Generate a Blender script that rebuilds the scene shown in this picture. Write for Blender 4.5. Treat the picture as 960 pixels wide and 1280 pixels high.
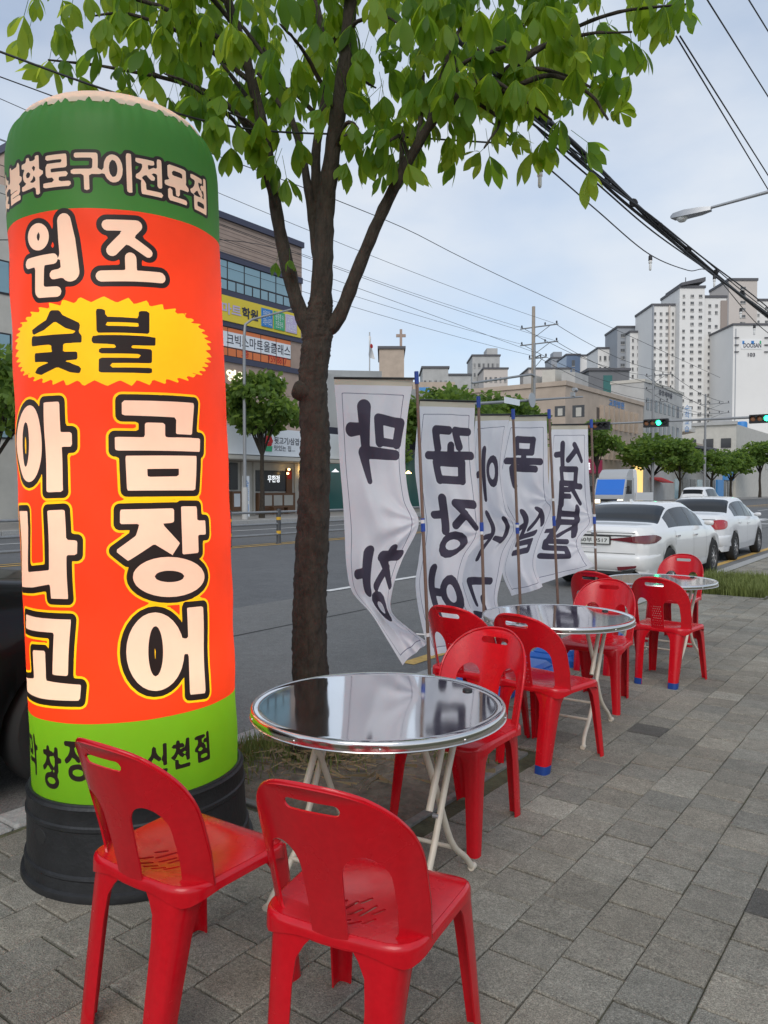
import bpy, bmesh, math, random
import numpy as np
from mathutils import Vector, Matrix

for o in list(bpy.data.objects):
    bpy.data.objects.remove(o, do_unlink=True)
SC = bpy.context.scene
COL = SC.collection
R = math.radians
PI = math.pi
random.seed(7)
rng = np.random.default_rng(7)

# ------------------------------------------------------------------ camera
FPX, CX, CY = 962.0, 480.0, 640.0          # focal length and centre in photo pixels (960 x 1280)
EYE = Vector((0, 0, 1.55))
YAW, PITCH = R(36.5), math.atan(28 / 962.0)
FWD = Vector((-math.sin(YAW) * math.cos(PITCH), math.cos(YAW) * math.cos(PITCH), -math.sin(PITCH)))
RGT = Vector((math.cos(YAW), math.sin(YAW), 0))
UPV = RGT.cross(FWD)
cam_d = bpy.data.cameras.new('camera')
cam = bpy.data.objects.new('camera', cam_d)
COL.objects.link(cam)
cam.matrix_world = Matrix(((RGT.x, UPV.x, -FWD.x, EYE.x), (RGT.y, UPV.y, -FWD.y, EYE.y), (RGT.z, UPV.z, -FWD.z, EYE.z), (0, 0, 0, 1)))
cam_d.sensor_fit = 'VERTICAL'
cam_d.sensor_height = 36
cam_d.lens = 36 * FPX / 1280
cam_d.clip_start = 0.05
cam_d.clip_end = 5000
SC.camera = cam

# ------------------------------------------------------------------ sky and sun
SUN_EL, SUN_ROT = R(42), R(152)
world = bpy.data.worlds.new('World')
SC.world = world
world.use_nodes = True
wn, wl = world.node_tree.nodes, world.node_tree.links
wn.clear()
sky = wn.new('ShaderNodeTexSky')
sky.sky_type = 'NISHITA'
sky.sun_disc = False
sky.sun_elevation = SUN_EL
sky.sun_rotation = SUN_ROT
sky.dust_density = 1.2
tc = wn.new('ShaderNodeTexCoord')
mp = wn.new('ShaderNodeMapping')
mp.inputs['Scale'].default_value = (1.2, 1.2, 2.6)
nz = wn.new('ShaderNodeTexNoise')
nz.inputs['Scale'].default_value = 1.5
nz.inputs['Detail'].default_value = 7
nz.inputs['Roughness'].default_value = 0.52
rp = wn.new('ShaderNodeValToRGB')
rp.color_ramp.elements[0].position = 0.36
rp.color_ramp.elements[0].color = (0.40, 0.40, 0.40, 1)
rp.color_ramp.elements[1].position = 0.66
rp.color_ramp.elements[1].color = (0.93, 0.93, 0.93, 1)
nz2 = wn.new('ShaderNodeTexNoise')
nz2.inputs['Scale'].default_value = 2.3
nz2.inputs['Detail'].default_value = 5
rp2 = wn.new('ShaderNodeValToRGB')
rp2.color_ramp.elements[0].position = 0.35
rp2.color_ramp.elements[0].color = (4.9, 5.7, 6.8, 1)
rp2.color_ramp.elements[1].position = 0.68
rp2.color_ramp.elements[1].color = (6.7, 6.95, 7.25, 1)
mx = wn.new('ShaderNodeMix')
mx.data_type = 'RGBA'
bg = wn.new('ShaderNodeBackground')
bg.inputs['Strength'].default_value = 0.105
out = wn.new('ShaderNodeOutputWorld')
skm = wn.new('ShaderNodeMix')
skm.data_type = 'RGBA'
skm.blend_type = 'MULTIPLY'
skm.inputs[0].default_value = 1.0
skm.inputs[7].default_value = (1.3, 1.3, 1.3, 1)
wl.new(tc.outputs['Generated'], mp.inputs['Vector'])
wl.new(mp.outputs['Vector'], nz.inputs['Vector'])
wl.new(mp.outputs['Vector'], nz2.inputs['Vector'])
wl.new(nz.outputs['Fac'], rp.inputs['Fac'])
wl.new(nz2.outputs['Fac'], rp2.inputs['Fac'])
wl.new(sky.outputs['Color'], skm.inputs[6])
wl.new(rp.outputs['Color'], mx.inputs[0])
wl.new(skm.outputs[2], mx.inputs[6])
wl.new(rp2.outputs['Color'], mx.inputs[7])
wl.new(mx.outputs[2], bg.inputs['Color'])
wl.new(bg.outputs['Background'], out.inputs['Surface'])

sun_d = bpy.data.lights.new('sun', 'SUN')
sun_d.energy = 1.2
sun_d.angle = R(40)
sun_d.color = (1.0, 0.95, 0.88)
sun = bpy.data.objects.new('sun', sun_d)
COL.objects.link(sun)
# Nishita: rotation 0 = +Y, clockwise seen from above
sdir = Vector((math.sin(SUN_ROT) * math.cos(SUN_EL), math.cos(SUN_ROT) * math.cos(SUN_EL), math.sin(SUN_EL)))
sun.rotation_euler = (-sdir).to_track_quat('-Z', 'Y').to_euler()
sun.location = (0, 0, 60)

SC.view_settings.view_transform = 'Standard'
SC.view_settings.look = 'None'
SC.view_settings.exposure = 0.30
SC.view_settings.gamma = 1.0
SC.cycles.max_bounces = 8
SC.cycles.transparent_max_bounces = 8

# ------------------------------------------------------------------ pixel helpers (photo pixels -> places)
def ray(px, py):
    return (FWD + RGT * ((px - CX) / FPX) - UPV * ((py - CY) / FPX))
def G(px, py, z=0.0):
    d = ray(px, py)
    t = (z - EYE.z) / d.z
    return EYE + d * t
def onX(px, py, x):
    d = ray(px, py)
    return EYE + d * ((x - EYE.x) / d.x)
def onY(px, py, y):
    d = ray(px, py)
    return EYE + d * ((y - EYE.y) / d.y)
def at(px, py, Z):
    return EYE + ray(px, py) * Z

# ------------------------------------------------------------------ tagging
def tag(o, label=None, cat=None, group=None, kind=None):
    if label: o['label'] = label
    if cat: o['category'] = cat
    if group: o['group'] = group
    if kind: o['kind'] = kind
    return o
def thing(name, label, cat, loc=(0, 0, 0), rz=0.0, group=None):
    o = bpy.data.objects.new(name, None)
    o.empty_display_size = 0.1
    COL.objects.link(o)
    o.location = loc
    o.rotation_euler = (0, 0, rz)
    return tag(o, label, cat, group)
def obj(name, me, parent=None):
    o = bpy.data.objects.new(name, me)
    COL.objects.link(o)
    if parent: o.parent = parent
    return o
def copy_tree(o, parent=None):
    c = o.copy()
    COL.objects.link(c)
    c.parent = parent
    for ch in list(o.children):
        copy_tree(ch, c)
    return c

# ------------------------------------------------------------------ mesh builder
def mk(name, V, F, mats, mi=None, smooth=None, solid=0.0):
    me = bpy.data.meshes.new(name)
    me.from_pydata([tuple(v) for v in V], [], [tuple(f) for f in F])
    if not isinstance(mats, (list, tuple)): mats = [mats]
    for m in mats: me.materials.append(m)
    if mi is not None:
        me.polygons.foreach_set('material_index', np.asarray(mi, dtype=np.int32))
    if solid:
        bm = bmesh.new()
        bm.from_mesh(me)
        bmesh.ops.recalc_face_normals(bm, faces=bm.faces)
        bmesh.ops.solidify(bm, geom=list(bm.faces), thickness=solid)
        bm.to_mesh(me)
        bm.free()
    if smooth is not None:
        me.polygons.foreach_set('use_smooth', np.ones(len(me.polygons), dtype=bool))
        me.set_sharp_from_angle(angle=R(smooth))
    me.update()
    return me

class MB:
    def __init__(s): s.V, s.F, s.I = [], [], []
    def add(s, V, F, mi=0):
        n = len(s.V)
        s.V += [tuple(v) for v in V]
        s.F += [tuple(i + n for i in f) for f in F]
        s.I += [mi] * len(F)
        return s
    def box(s, c, d, rz=0.0, mi=0, M=None):
        hx, hy, hz = d[0] / 2, d[1] / 2, d[2] / 2
        co, si = math.cos(rz), math.sin(rz)
        V = []
        for x in (-hx, hx):
            for y in (-hy, hy):
                for z in (-hz, hz):
                    V.append(Vector((c[0] + x * co - y * si, c[1] + x * si + y * co, c[2] + z)))
        if M is not None: V = [M @ v for v in V]
        return s.add(V, [(0, 1, 3, 2), (4, 6, 7, 5), (0, 4, 5, 1), (2, 3, 7, 6), (0, 2, 6, 4), (1, 5, 7, 3)], mi)
    def bx(s, x0, x1, y0, y1, z0, z1, mi=0):
        return s.box(((x0 + x1) / 2, (y0 + y1) / 2, (z0 + z1) / 2), (abs(x1 - x0), abs(y1 - y0), abs(z1 - z0)), 0, mi)
    def cbox(s, x0, x1, y0, y1, z0, z1, b=0.01, mi=0):
        # box with chamfered vertical and top edges
        def ring(i, z): return [(x0 + i + b, y0 + i, z), (x1 - i - b, y0 + i, z), (x1 - i, y0 + i + b, z), (x1 - i, y1 - i - b, z), (x1 - i - b, y1 - i, z), (x0 + i + b, y1 - i, z), (x0 + i, y1 - i - b, z), (x0 + i, y0 + i + b, z)]
        V = ring(0, z0) + ring(0, z1 - b) + ring(b, z1)
        F = [tuple(range(7, -1, -1)), tuple(range(16, 24))]
        for k in (0, 8):
            for i in range(8):
                j = (i + 1) % 8
                F.append((k + i, k + j, k + 8 + j, k + 8 + i))
        return s.add(V, F, mi)
    def tube(s, P, rad, n=8, mi=0, cap=True, close=False):
        P = [Vector(p) for p in P]
        k = len(P)
        if not hasattr(rad, '__len__'): rad = [rad] * k
        V, F = [], []
        t0 = (P[1] - P[0]).normalized()
        ref = Vector((0, 0, 1)) if abs(t0.z) < 0.9 else Vector((1, 0, 0))
        a = t0.cross(ref).normalized()
        for i, p in enumerate(P):
            if close: t = (P[(i + 1) % k] - P[i - 1]).normalized()
            elif i == 0: t = t0
            elif i == k - 1: t = (P[i] - P[i - 1]).normalized()
            else: t = ((P[i + 1] - P[i]).normalized() + (P[i] - P[i - 1]).normalized()).normalized()
            a = (a - t * a.dot(t)).normalized()
            b = t.cross(a)
            for q in range(n):
                w = 2 * PI * q / n
                V.append(p + (a * math.cos(w) + b * math.sin(w)) * rad[i])
        m = k if close else k - 1
        for i in range(m):
            i2 = (i + 1) % k
            for q in range(n):
                q2 = (q + 1) % n
                F.append((i * n + q, i * n + q2, i2 * n + q2, i2 * n + q))
        if cap and not close:
            F.append(tuple(range(n - 1, -1, -1)))
            F.append(tuple((k - 1) * n + q for q in range(n)))
        return s.add(V, F, mi)
    def lathe(s, prof, c=(0, 0, 0), n=32, mi=0, axis='Z', a0=0.0, a1=2 * PI):
        # prof: list of (r, h)
        full = abs(a1 - a0 - 2 * PI) < 1e-6
        m = n if full else n + 1
        V, F = [], []
        for (r, h) in prof:
            for q in range(m):
                w = a0 + (a1 - a0) * q / n
                x, y = r * math.cos(w), r * math.sin(w)
                if axis == 'Z': V.append((c[0] + x, c[1] + y, c[2] + h))
                elif axis == 'X': V.append((c[0] + h, c[1] + x, c[2] + y))
                else: V.append((c[0] + y, c[1] + h, c[2] + x))
        for i in range(len(prof) - 1):
            for q in range(n):
                q2 = (q + 1) % m
                F.append((i * m + q, i * m + q2, (i + 1) * m + q2, (i + 1) * m + q))
        return s.add(V, F, mi)
    def prism(s, poly, ax, h0, h1, mi=0):
        # poly: 2-D points; ax: axis that is extruded ('X','Y','Z')
        n = len(poly)
        def P(p, h):
            if ax == 'X': return (h, p[0], p[1])
            if ax == 'Y': return (p[0], h, p[1])
            return (p[0], p[1], h)
        V = [P(p, h0) for p in poly] + [P(p, h1) for p in poly]
        F = [tuple(range(n)), tuple(range(2 * n - 1, n - 1, -1))]
        for i in range(n):
            j = (i + 1) % n
            F.append((i, i + n, j + n, j))
        return s.add(V, F, mi)
    def mesh(s, name, mats, smooth=None, solid=0.0, recalc=False):
        me = mk(name, s.V, s.F, mats, s.I, None, solid)
        if recalc:
            bm = bmesh.new(); bm.from_mesh(me)
            bmesh.ops.recalc_face_normals(bm, faces=bm.faces)
            bm.to_mesh(me); bm.free()
        if smooth is not None:
            me.polygons.foreach_set('use_smooth', np.ones(len(me.polygons), dtype=bool))
            me.set_sharp_from_angle(angle=R(smooth))
        return me
    def obj(s, name, mats, parent=None, smooth=None, solid=0.0, recalc=False):
        return obj(name, s.mesh(name, mats, smooth, solid, recalc), parent)

def catmull(P, n):
    P = [np.array(p, float) for p in P]
    out = []
    for i in range(len(P) - 1):
        p0 = P[i - 1] if i > 0 else 2 * P[0] - P[1]
        p1, p2 = P[i], P[i + 1]
        p3 = P[i + 2] if i + 2 < len(P) else 2 * P[-1] - P[-2]
        for k in range(n):
            t = k / n
            out.append(0.5 * ((2 * p1) + (-p0 + p2) * t + (2 * p0 - 5 * p1 + 4 * p2 - p3) * t * t + (-p0 + 3 * p1 - 3 * p2 + p3) * t ** 3))
    out.append(P[-1])
    return out

# ------------------------------------------------------------------ 2-D signed distance shapes (negative inside)
def sd_poly(loops, X, Y):
    if isinstance(loops[0][0], (int, float)): loops = [loops]
    d2 = np.full(X.shape, 1e9)
    ins = np.zeros(X.shape, bool)
    for L in loops:
        n = len(L)
        for i in range(n):
            ax, ay = L[i]
            bx, by = L[(i + 1) % n]
            ex, ey = bx - ax, by - ay
            q = ex * ex + ey * ey + 1e-12
            t = np.clip(((X - ax) * ex + (Y - ay) * ey) / q, 0, 1)
            d2 = np.minimum(d2, (X - ax - t * ex) ** 2 + (Y - ay - t * ey) ** 2)
            if ay != by:
                c = (Y >= min(ay, by)) & (Y < max(ay, by))
                xi = ax + (Y - ay) * ex / (ey if ey else 1e-12)
                ins ^= c & (X < xi)
    d = np.sqrt(d2)
    return np.where(ins, -d, d)
def sd_line(P, rad, X, Y):
    # polyline brush; rad a number or one per point
    if not hasattr(rad, '__len__'): rad = [rad] * len(P)
    d = np.full(X.shape, 1e9)
    for i in range(len(P) - 1):
        ax, ay = P[i]
        bx, by = P[i + 1]
        ex, ey = bx - ax, by - ay
        t = np.clip(((X - ax) * ex + (Y - ay) * ey) / (ex * ex + ey * ey + 1e-12), 0, 1)
        d = np.minimum(d, np.hypot(X - ax - t * ex, Y - ay - t * ey) - (rad[i] + t * (rad[i + 1] - rad[i])))
    return d
def ell(cx, cy, rx, ry, n=28):
    return [(cx + rx * math.cos(2 * PI * i / n), cy + ry * math.sin(2 * PI * i / n)) for i in range(n)]

_gl = {}
def glyph(ch):
    if ch in _gl: return _gl[ch]
    c = bpy.data.curves.new('t', 'FONT')
    c.body = ch
    c.fill_mode = 'NONE'
    c.resolution_u = 4
    o = bpy.data.objects.new('t', c)
    COL.objects.link(o)
    dg = bpy.context.evaluated_depsgraph_get()
    m = o.evaluated_get(dg).to_mesh()
    co = [v.co.copy() for v in m.vertices]
    nxt = {}
    for e in m.edges:
        a, b = e.vertices
        nxt.setdefault(a, []).append(b); nxt.setdefault(b, []).append(a)
    seen, loops = set(), []
    for i in range(len(co)):
        if i in seen: continue
        L, cur = [], i
        while cur is not None and cur not in seen:
            seen.add(cur); L.append((co[cur].x, co[cur].y))
            cur = next((k for k in nxt.get(cur, []) if k not in seen), None)
        if len(L) > 2: loops.append(L)
    o.evaluated_get(dg).to_mesh_clear()
    bpy.data.objects.remove(o); bpy.data.curves.remove(c)
    _gl[ch] = loops
    return loops

def clip_poly(poly, k):
    # poly: list of (u, v, [values]); split by value k -> (inside<0, outside)
    A, B = [], []
    n = len(poly)
    for i in range(n):
        p, q = poly[i], poly[(i + 1) % n]
        fp, fq = p[2][k], q[2][k]
        (A if fp < 0 else B).append(p)
        if (fp < 0) != (fq < 0):
            t = fp / (fp - fq)
            m = (p[0] + t * (q[0] - p[0]), p[1] + t * (q[1] - p[1]), [a + t * (b - a) for a, b in zip(p[2], q[2])])
            A.append(m); B.append(m)
    return A, B
def layered(U, V, fields, base, merge=1):
    """Partition the grid U x V by nested fields [(array[len(V),len(U)], mat)] in priority order;
    mat None = hole.  Returns 2-D points, faces and material ids."""
    nf = len(fields)
    if nf: S = np.stack([f for f, _ in fields], -1)
    pts, idx, F, I = [], {}, [], []
    def vid(u, v):
        k = (round(u * 1e5), round(v * 1e5))
        if k not in idx:
            idx[k] = len(pts); pts.append((u, v))
        return idx[k]
    for j in range(len(V) - 1):
        for i in range(len(U) - 1):
            quad = ((j, i), (j, i + 1), (j + 1, i + 1), (j + 1, i))
            uv = [(U[b], V[a]) for a, b in quad]
            if not nf:
                F.append([vid(*p) for p in uv]); I.append(base); continue
            vals = [S[a, b] for a, b in quad]
            sg = [[x < 0 for x in v] for v in vals]
            if sg[0] == sg[1] == sg[2] == sg[3]:
                m = base
                for k in range(nf):
                    if sg[0][k]: m = fields[k][1]; break
                if m is not None:
                    F.append([vid(*p) for p in uv]); I.append(m)
                continue
            poly = [(p[0], p[1], list(v)) for p, v in zip(uv, vals)]
            for k in range(nf):
                if len(poly) < 3: break
                A, poly = clip_poly(poly, k)
                if len(A) >= 3 and fields[k][1] is not None:
                    f = [vid(p[0], p[1]) for p in A]
                    f = [x for n_, x in enumerate(f) if x != f[n_ - 1]]
                    if len(f) >= 3: F.append(f); I.append(fields[k][1])
            if len(poly) >= 3 and base is not None:
                f = [vid(p[0], p[1]) for p in poly]
                f = [x for n_, x in enumerate(f) if x != f[n_ - 1]]
                if len(f) >= 3: F.append(f); I.append(base)
    return pts, F, I

# ------------------------------------------------------------------ materials
def mat(name, col, rough=0.6, metal=0.0, spec=0.5, var=None, bump=None, coat=0.0, emit=None, tint=False, transl=0.0, alpha=None, rvar=None, speck=None):
    m = bpy.data.materials.new(name)
    m.use_nodes = True
    nt = m.node_tree
    N, L = nt.nodes, nt.links
    b = N['Principled BSDF']
    b.inputs['Base Color'].default_value = (*col, 1)
    b.inputs['Roughness'].default_value = rough
    b.inputs['Metallic'].default_value = metal
    b.inputs['Specular IOR Level'].default_value = spec
    b.inputs['Coat Weight'].default_value = coat
    if coat: b.inputs['Coat Roughness'].default_value = 0.05
    tcn = N.new('ShaderNodeTexCoord')
    src = None
    if var:
        # var: (scale, amount[, stretch])
        n = N.new('ShaderNodeTexNoise')
        n.inputs['Scale'].default_value = var[0]
        n.inputs['Detail'].default_value = 6
        n.inputs['Roughness'].default_value = 0.62
        mpn = N.new('ShaderNodeMapping')
        if len(var) > 2: mpn.inputs['Scale'].default_value = var[2]
        L.new(tcn.outputs['Object'], mpn.inputs['Vector'])
        L.new(mpn.outputs['Vector'], n.inputs['Vector'])
        r = N.new('ShaderNodeMapRange')
        r.inputs['From Min'].default_value = 0.25
        r.inputs['From Max'].default_value = 0.75
        r.inputs['To Min'].default_value = 1 - var[1]
        r.inputs['To Max'].default_value = 1 + var[1]
        L.new(n.outputs['Fac'], r.inputs['Value'])
        x = N.new('ShaderNodeMix'); x.data_type = 'RGBA'; x.blend_type = 'MULTIPLY'
        x.inputs[0].default_value = 1
        x.inputs[6].default_value = (*col, 1)
        L.new(r.outputs['Result'], x.inputs[7])
        src = x.outputs[2]
    if tint:
        a = N.new('ShaderNodeAttribute'); a.attribute_name = 'tint'
        y = N.new('ShaderNodeMix'); y.data_type = 'RGBA'; y.blend_type = 'MULTIPLY'
        y.inputs[0].default_value = 1
        if src: L.new(src, y.inputs[6])
        else: y.inputs[6].default_value = (*col, 1)
        L.new(a.outputs['Color'], y.inputs[7])
        src = y.outputs[2]
    if speck:
        # fine aggregate grain and blotches
        for (sc_, am_) in speck:
            n = N.new('ShaderNodeTexNoise'); n.inputs['Scale'].default_value = sc_; n.inputs['Detail'].default_value = 3
            L.new(tcn.outputs['Object'], n.inputs['Vector'])
            r = N.new('ShaderNodeMapRange'); r.inputs['From Min'].default_value = 0.3; r.inputs['From Max'].default_value = 0.7
            r.inputs['To Min'].default_value = 1 - am_; r.inputs['To Max'].default_value = 1 + am_
            L.new(n.outputs['Fac'], r.inputs['Value'])
            y = N.new('ShaderNodeMix'); y.data_type = 'RGBA'; y.blend_type = 'MULTIPLY'; y.inputs[0].default_value = 1
            if src: L.new(src, y.inputs[6])
            else: y.inputs[6].default_value = (*col, 1)
            L.new(r.outputs['Result'], y.inputs[7])
            src = y.outputs[2]
    if src: L.new(src, b.inputs['Base Color'])
    if rvar:
        n = N.new('ShaderNodeTexNoise')
        n.inputs['Scale'].default_value = rvar[0]
        n.inputs['Detail'].default_value = 5
        L.new(tcn.outputs['Object'], n.inputs['Vector'])
        r = N.new('ShaderNodeMapRange')
        r.inputs['To Min'].default_value = rvar[1]
        r.inputs['To Max'].default_value = rvar[2]
        r.inputs['From Min'].default_value = 0.3
        r.inputs['From Max'].default_value = 0.7
        L.new(n.outputs['Fac'], r.inputs['Value'])
        L.new(r.outputs['Result'], b.inputs['Roughness'])
    if bump:
        n = N.new('ShaderNodeTexNoise')
        n.inputs['Scale'].default_value = bump[0]
        n.inputs['Detail'].default_value = 5
        L.new(tcn.outputs['Object'], n.inputs['Vector'])
        if len(bump) > 2:
            mpn = N.new('ShaderNodeMapping'); mpn.inputs['Scale'].default_value = bump[2]
            L.new(tcn.outputs['Object'], mpn.inputs['Vector']); L.new(mpn.outputs['Vector'], n.inputs['Vector'])
        bp = N.new('ShaderNodeBump')
        bp.inputs['Strength'].default_value = bump[1]
        bp.inputs['Distance'].default_value = 0.02
        L.new(n.outputs['Fac'], bp.inputs['Height'])
        L.new(bp.outputs['Normal'], b.inputs['Normal'])
    if emit:
        b.inputs['Emission Color'].default_value = (*emit[0], 1)
        b.inputs['Emission Strength'].default_value = emit[1]
    if transl:
        t = N.new('ShaderNodeBsdfTranslucent')
        t.inputs['Color'].default_value = (*[min(1, c * 1.1) for c in col], 1)
        if src: L.new(src, t.inputs['Color'])
        ms = N.new('ShaderNodeMixShader')
        ms.inputs[0].default_value = transl
        L.new(b.outputs[0], ms.inputs[1]); L.new(t.outputs[0], ms.inputs[2])
        L.new(ms.outputs[0], N['Material Output'].inputs['Surface'])
    return m

def text_mesh(body, name, m, w=None, h=None, ext=0.01, bold=0.0):
    """flat lettering fitted into w x h metres, centred on the origin, in the XY plane"""
    c = bpy.data.curves.new('t', 'FONT')
    c.body = body
    c.offset = bold
    c.resolution_u = 3
    o = bpy.data.objects.new('t', c)
    COL.objects.link(o)
    dg = bpy.context.evaluated_depsgraph_get()
    me = bpy.data.meshes.new_from_object(o.evaluated_get(dg))
    bpy.data.objects.remove(o); bpy.data.curves.remove(c)
    n = len(me.vertices)
    co = np.empty(n * 3); me.vertices.foreach_get('co', co); co = co.reshape(-1, 3)
    lo, hi = co.min(0), co.max(0)
    co -= (lo + hi) / 2
    sx = w / (hi[0] - lo[0]) if w else None
    sy = h / (hi[1] - lo[1]) if h else None
    sx = sx or sy; sy = sy or sx
    co[:, 0] *= sx; co[:, 1] *= sy; co[:, 2] = ext
    me.vertices.foreach_set('co', co.ravel())
    me.materials.clear(); me.materials.append(m)
    me.name = name
    me.update()
    return me
M_PX = Matrix(((0, 0, 1, 0), (1, 0, 0, 0), (0, 1, 0, 0), (0, 0, 0, 1)))       # text facing +X, reading along +Y
M_NY = Matrix(((1, 0, 0, 0), (0, 0, -1, 0), (0, 1, 0, 0), (0, 0, 0, 1)))      # text facing -Y, reading along +X
# ------------------------------------------------------------------ shared materials
m_asph = mat('asphalt_light', (0.150, 0.150, 0.146), 0.9, var=(1.2, 0.10), bump=(120, 0.5), speck=((75, .35), (16, .12)))
m_asph2 = mat('asphalt_dark', (0.105, 0.109, 0.113), 0.88, var=(.6, 0.12), bump=(100, 0.4), speck=((50, .25), (6, .1)))
m_ground = mat('ground_far', (0.12, 0.12, 0.115), 0.95, var=(0.3, 0.3))
m_paver = mat('paver_concrete', (0.238, 0.222, 0.184), 0.92, var=(14, 0.22), bump=(190, 0.6), tint=True, speck=((210, .45), (70, .2), (1.1, .16)))
m_joint = mat('joint_sand', (0.080, 0.082, 0.045), 1.0, var=(9, 0.6), bump=(80, 0.6))
m_kerb = mat('kerb_granite', (0.33, 0.33, 0.32), 0.85, var=(35, 0.3), bump=(120, 0.4))
m_edge = mat('edging_concrete', (0.17, 0.165, 0.15), 0.9, var=(20, 0.35))
m_soil = mat('soil', (0.135, 0.115, 0.088), 1.0, var=(14, 0.5), bump=(30, 1.0))
m_grass = mat('grass_blade', (0.17, 0.205, 0.055), 0.7, var=(3, 0.4), transl=0.35)
m_straw = mat('dry_straw', (0.27, 0.21, 0.12), 0.9)
m_wline = mat('white_road_paint', (0.62, 0.62, 0.61), 0.8, var=(14, 0.25))
m_yline = mat('yellow_road_paint', (0.52, 0.33, 0.09), 0.8, var=(14, 0.3))
m_dark = mat('dark_gap', (0.02, 0.02, 0.02), 0.8)
m_steel = mat('galvanised', (0.42, 0.43, 0.44), 0.45, 0.7)
m_grey = mat('grey_paint', (0.20, 0.21, 0.22), 0.5, var=(8, 0.15))
m_post = mat('charcoal_rubber', (0.045, 0.047, 0.05), 0.6)
m_reflect = mat('reflective_yellow', (0.62, 0.36, 0.03), 0.45)
m_tan = mat('tan_paver', (0.26, 0.25, 0.235), 0.9, var=(5, 0.15))

ROADZ = -0.11
KX0, KX1 = -3.64, -3.44          # kerb
def sheet(name, x0, x1, y0, y1, z, m, nx=1, ny=1):
    V, F = [], []
    for j in range(ny + 1):
        for i in range(nx + 1):
            V.append((x0 + (x1 - x0) * i / nx, y0 + (y1 - y0) * j / ny, z))
    for j in range(ny):
        for i in range(nx):
            a = j * (nx + 1) + i
            F.append((a, a + 1, a + nx + 2, a + nx + 1))
    return obj(name, mk(name, V, F, m))
tag(sheet('ground', -1500, 1500, -600, 2400, -0.22, m_ground), kind='structure')
road = sheet('road', -27.6, KX0 + 0.05, -60, 420, ROADZ, m_asph2)
tag(road, kind='structure')
pl = sheet('parking_lane_asphalt', -8.05, KX0 + 0.03, -60, 120, ROADZ + 0.004, m_asph)
pl.parent = road; tag(pl, kind='structure')
def marking(name, x0, x1, y0, y1, m, z=ROADZ + 0.009):
    o = sheet(name, x0, x1, y0, y1, z, m)
    o.parent = road
    return o
marking('yellow_edge_line', -4.22, -4.07, G(506, 830, ROADZ).y, 120, m_yline)
marking('yellow_centre_line', -16.47, -16.32, -40, 300, m_yline)
marking('yellow_centre_line', -16.86, -16.71, -40, 300, m_yline)
yl0 = onX(408, 738, -8.2).y
for k in range(8): marking('white_lane_dash', -8.27, -8.12, yl0 + k * 11, yl0 + 6 + k * 11, m_wline)
for k in range(14):
    marking('white_lane_dash', -12.4, -12.25, 30 + k * 9, 34 + k * 9, m_wline)
marking('white_lane_line', -20.5, -20.35, -40, 60, m_wline)
marking('white_lane_line', -23.2, -23.05, -40, 60, m_wline)
for k in range(7):
    marking('crossing_stripe', -15.9 + k * 1.7, -15.2 + k * 1.7, 44, 48, m_wline)
marking('white_stop_line', -15.9, -4.5, 40.6, 41.1, m_wline)
marking('tar_seam', -6.53, -6.49, -40, 60, m_dark, ROADZ + 0.006)
for (y0, y1) in ((52, 75), (80, 110)):
    for k in range(5):
        marking('yellow_hatch_bar', -16.2 + k * 0.0, -13.4, y0 + k * 4, y0 + k * 4 + 0.5, m_yline)

# --- near pavement: slabs laid in courses along the street
side = sheet('sidewalk', KX1, 9, -30, 420, -0.013, m_joint)
tag(side, kind='structure')
far_slab = sheet('far_paving', KX1, 9, 22, 420, -0.002, m_tan)
far_slab.parent = side; tag(far_slab, kind='structure')
PW = 0.215
PITS = [(KX1, -1.99, 2.62, 4.12), (KX1, -2.15, 11.95, 14.1)]
def in_pit(x, y):
    return any(a - 0.03 < x < b + 0.03 and c - 0.03 < y < d + 0.03 for a, b, c, d in PITS)
def proj(p):
    d = Vector(p) - EYE
    z = d.dot(FWD)
    if z < 0.05: return None
    return CX + FPX * d.dot(RGT) / z, CY - FPX * d.dot(UPV) / z, z
cells = []
for i in range(-13, 24):
    x0 = -0.81 + i * PW
    if x0 + 0.02 < KX1: continue
    off = (0.5 if i % 2 else 0.0) * PW + rng.uniform(-0.03, 0.03)
    for j in range(0, 104):
        y0 = -0.3 + off + j * PW
        cx, cy = x0 + PW / 2, y0 + PW / 2
        if in_pit(cx, cy): continue
        p = proj((cx, cy, 0))
        if p is None:
            continue
        if not (-350 < p[0] < 1300 and p[1] < 1750): continue
        cells.append((x0, y0, p))
def shown(c): return -40 < c[2][0] < 1000 and c[2][1] < 1330
DARKP = [G(812, 909), G(947, 1114)]
LIGHTP = [G(688, 1005), G(830, 990), G(905, 870)]
def paver_geo(x0, y0, x1, y1, far=False):
    g, b = 0.0024, 0.0045
    h = rng.uniform(-0.0022, 0.0022)
    t = rng.uniform(-0.0018, 0.0018, 2)
    j_ = rng.uniform(-.0018, .0018, 4)
    xa, xb, ya, yb = x0 + g + j_[0], x1 - g + j_[1], y0 + g * 1.7 + j_[2], y1 - g * 1.7 + j_[3]
    def q(x, y, z): return (x, y, z + h + t[0] * (x - (xa + xb) / 2) * 8 + t[1] * (y - (ya + yb) / 2) * 8)
    V = [q(xa, ya, -0.02), q(xb, ya, -0.02), q(xb, yb, -0.02), q(xa, yb, -0.02),
         q(xa, ya, -b), q(xb, ya, -b), q(xb, yb, -b), q(xa, yb, -b),
         q(xa + b, ya + b, 0), q(xb - b, ya + b, 0), q(xb - b, yb - b, 0), q(xa + b, yb - b, 0)]
    F = [(8, 9, 10, 11)]
    for k in (0, 4):
        for i in range(4):
            j = (i + 1) % 4
            F.append((k + i, k + j, k + 4 + j, k + 4 + i))
    return V, F
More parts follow.
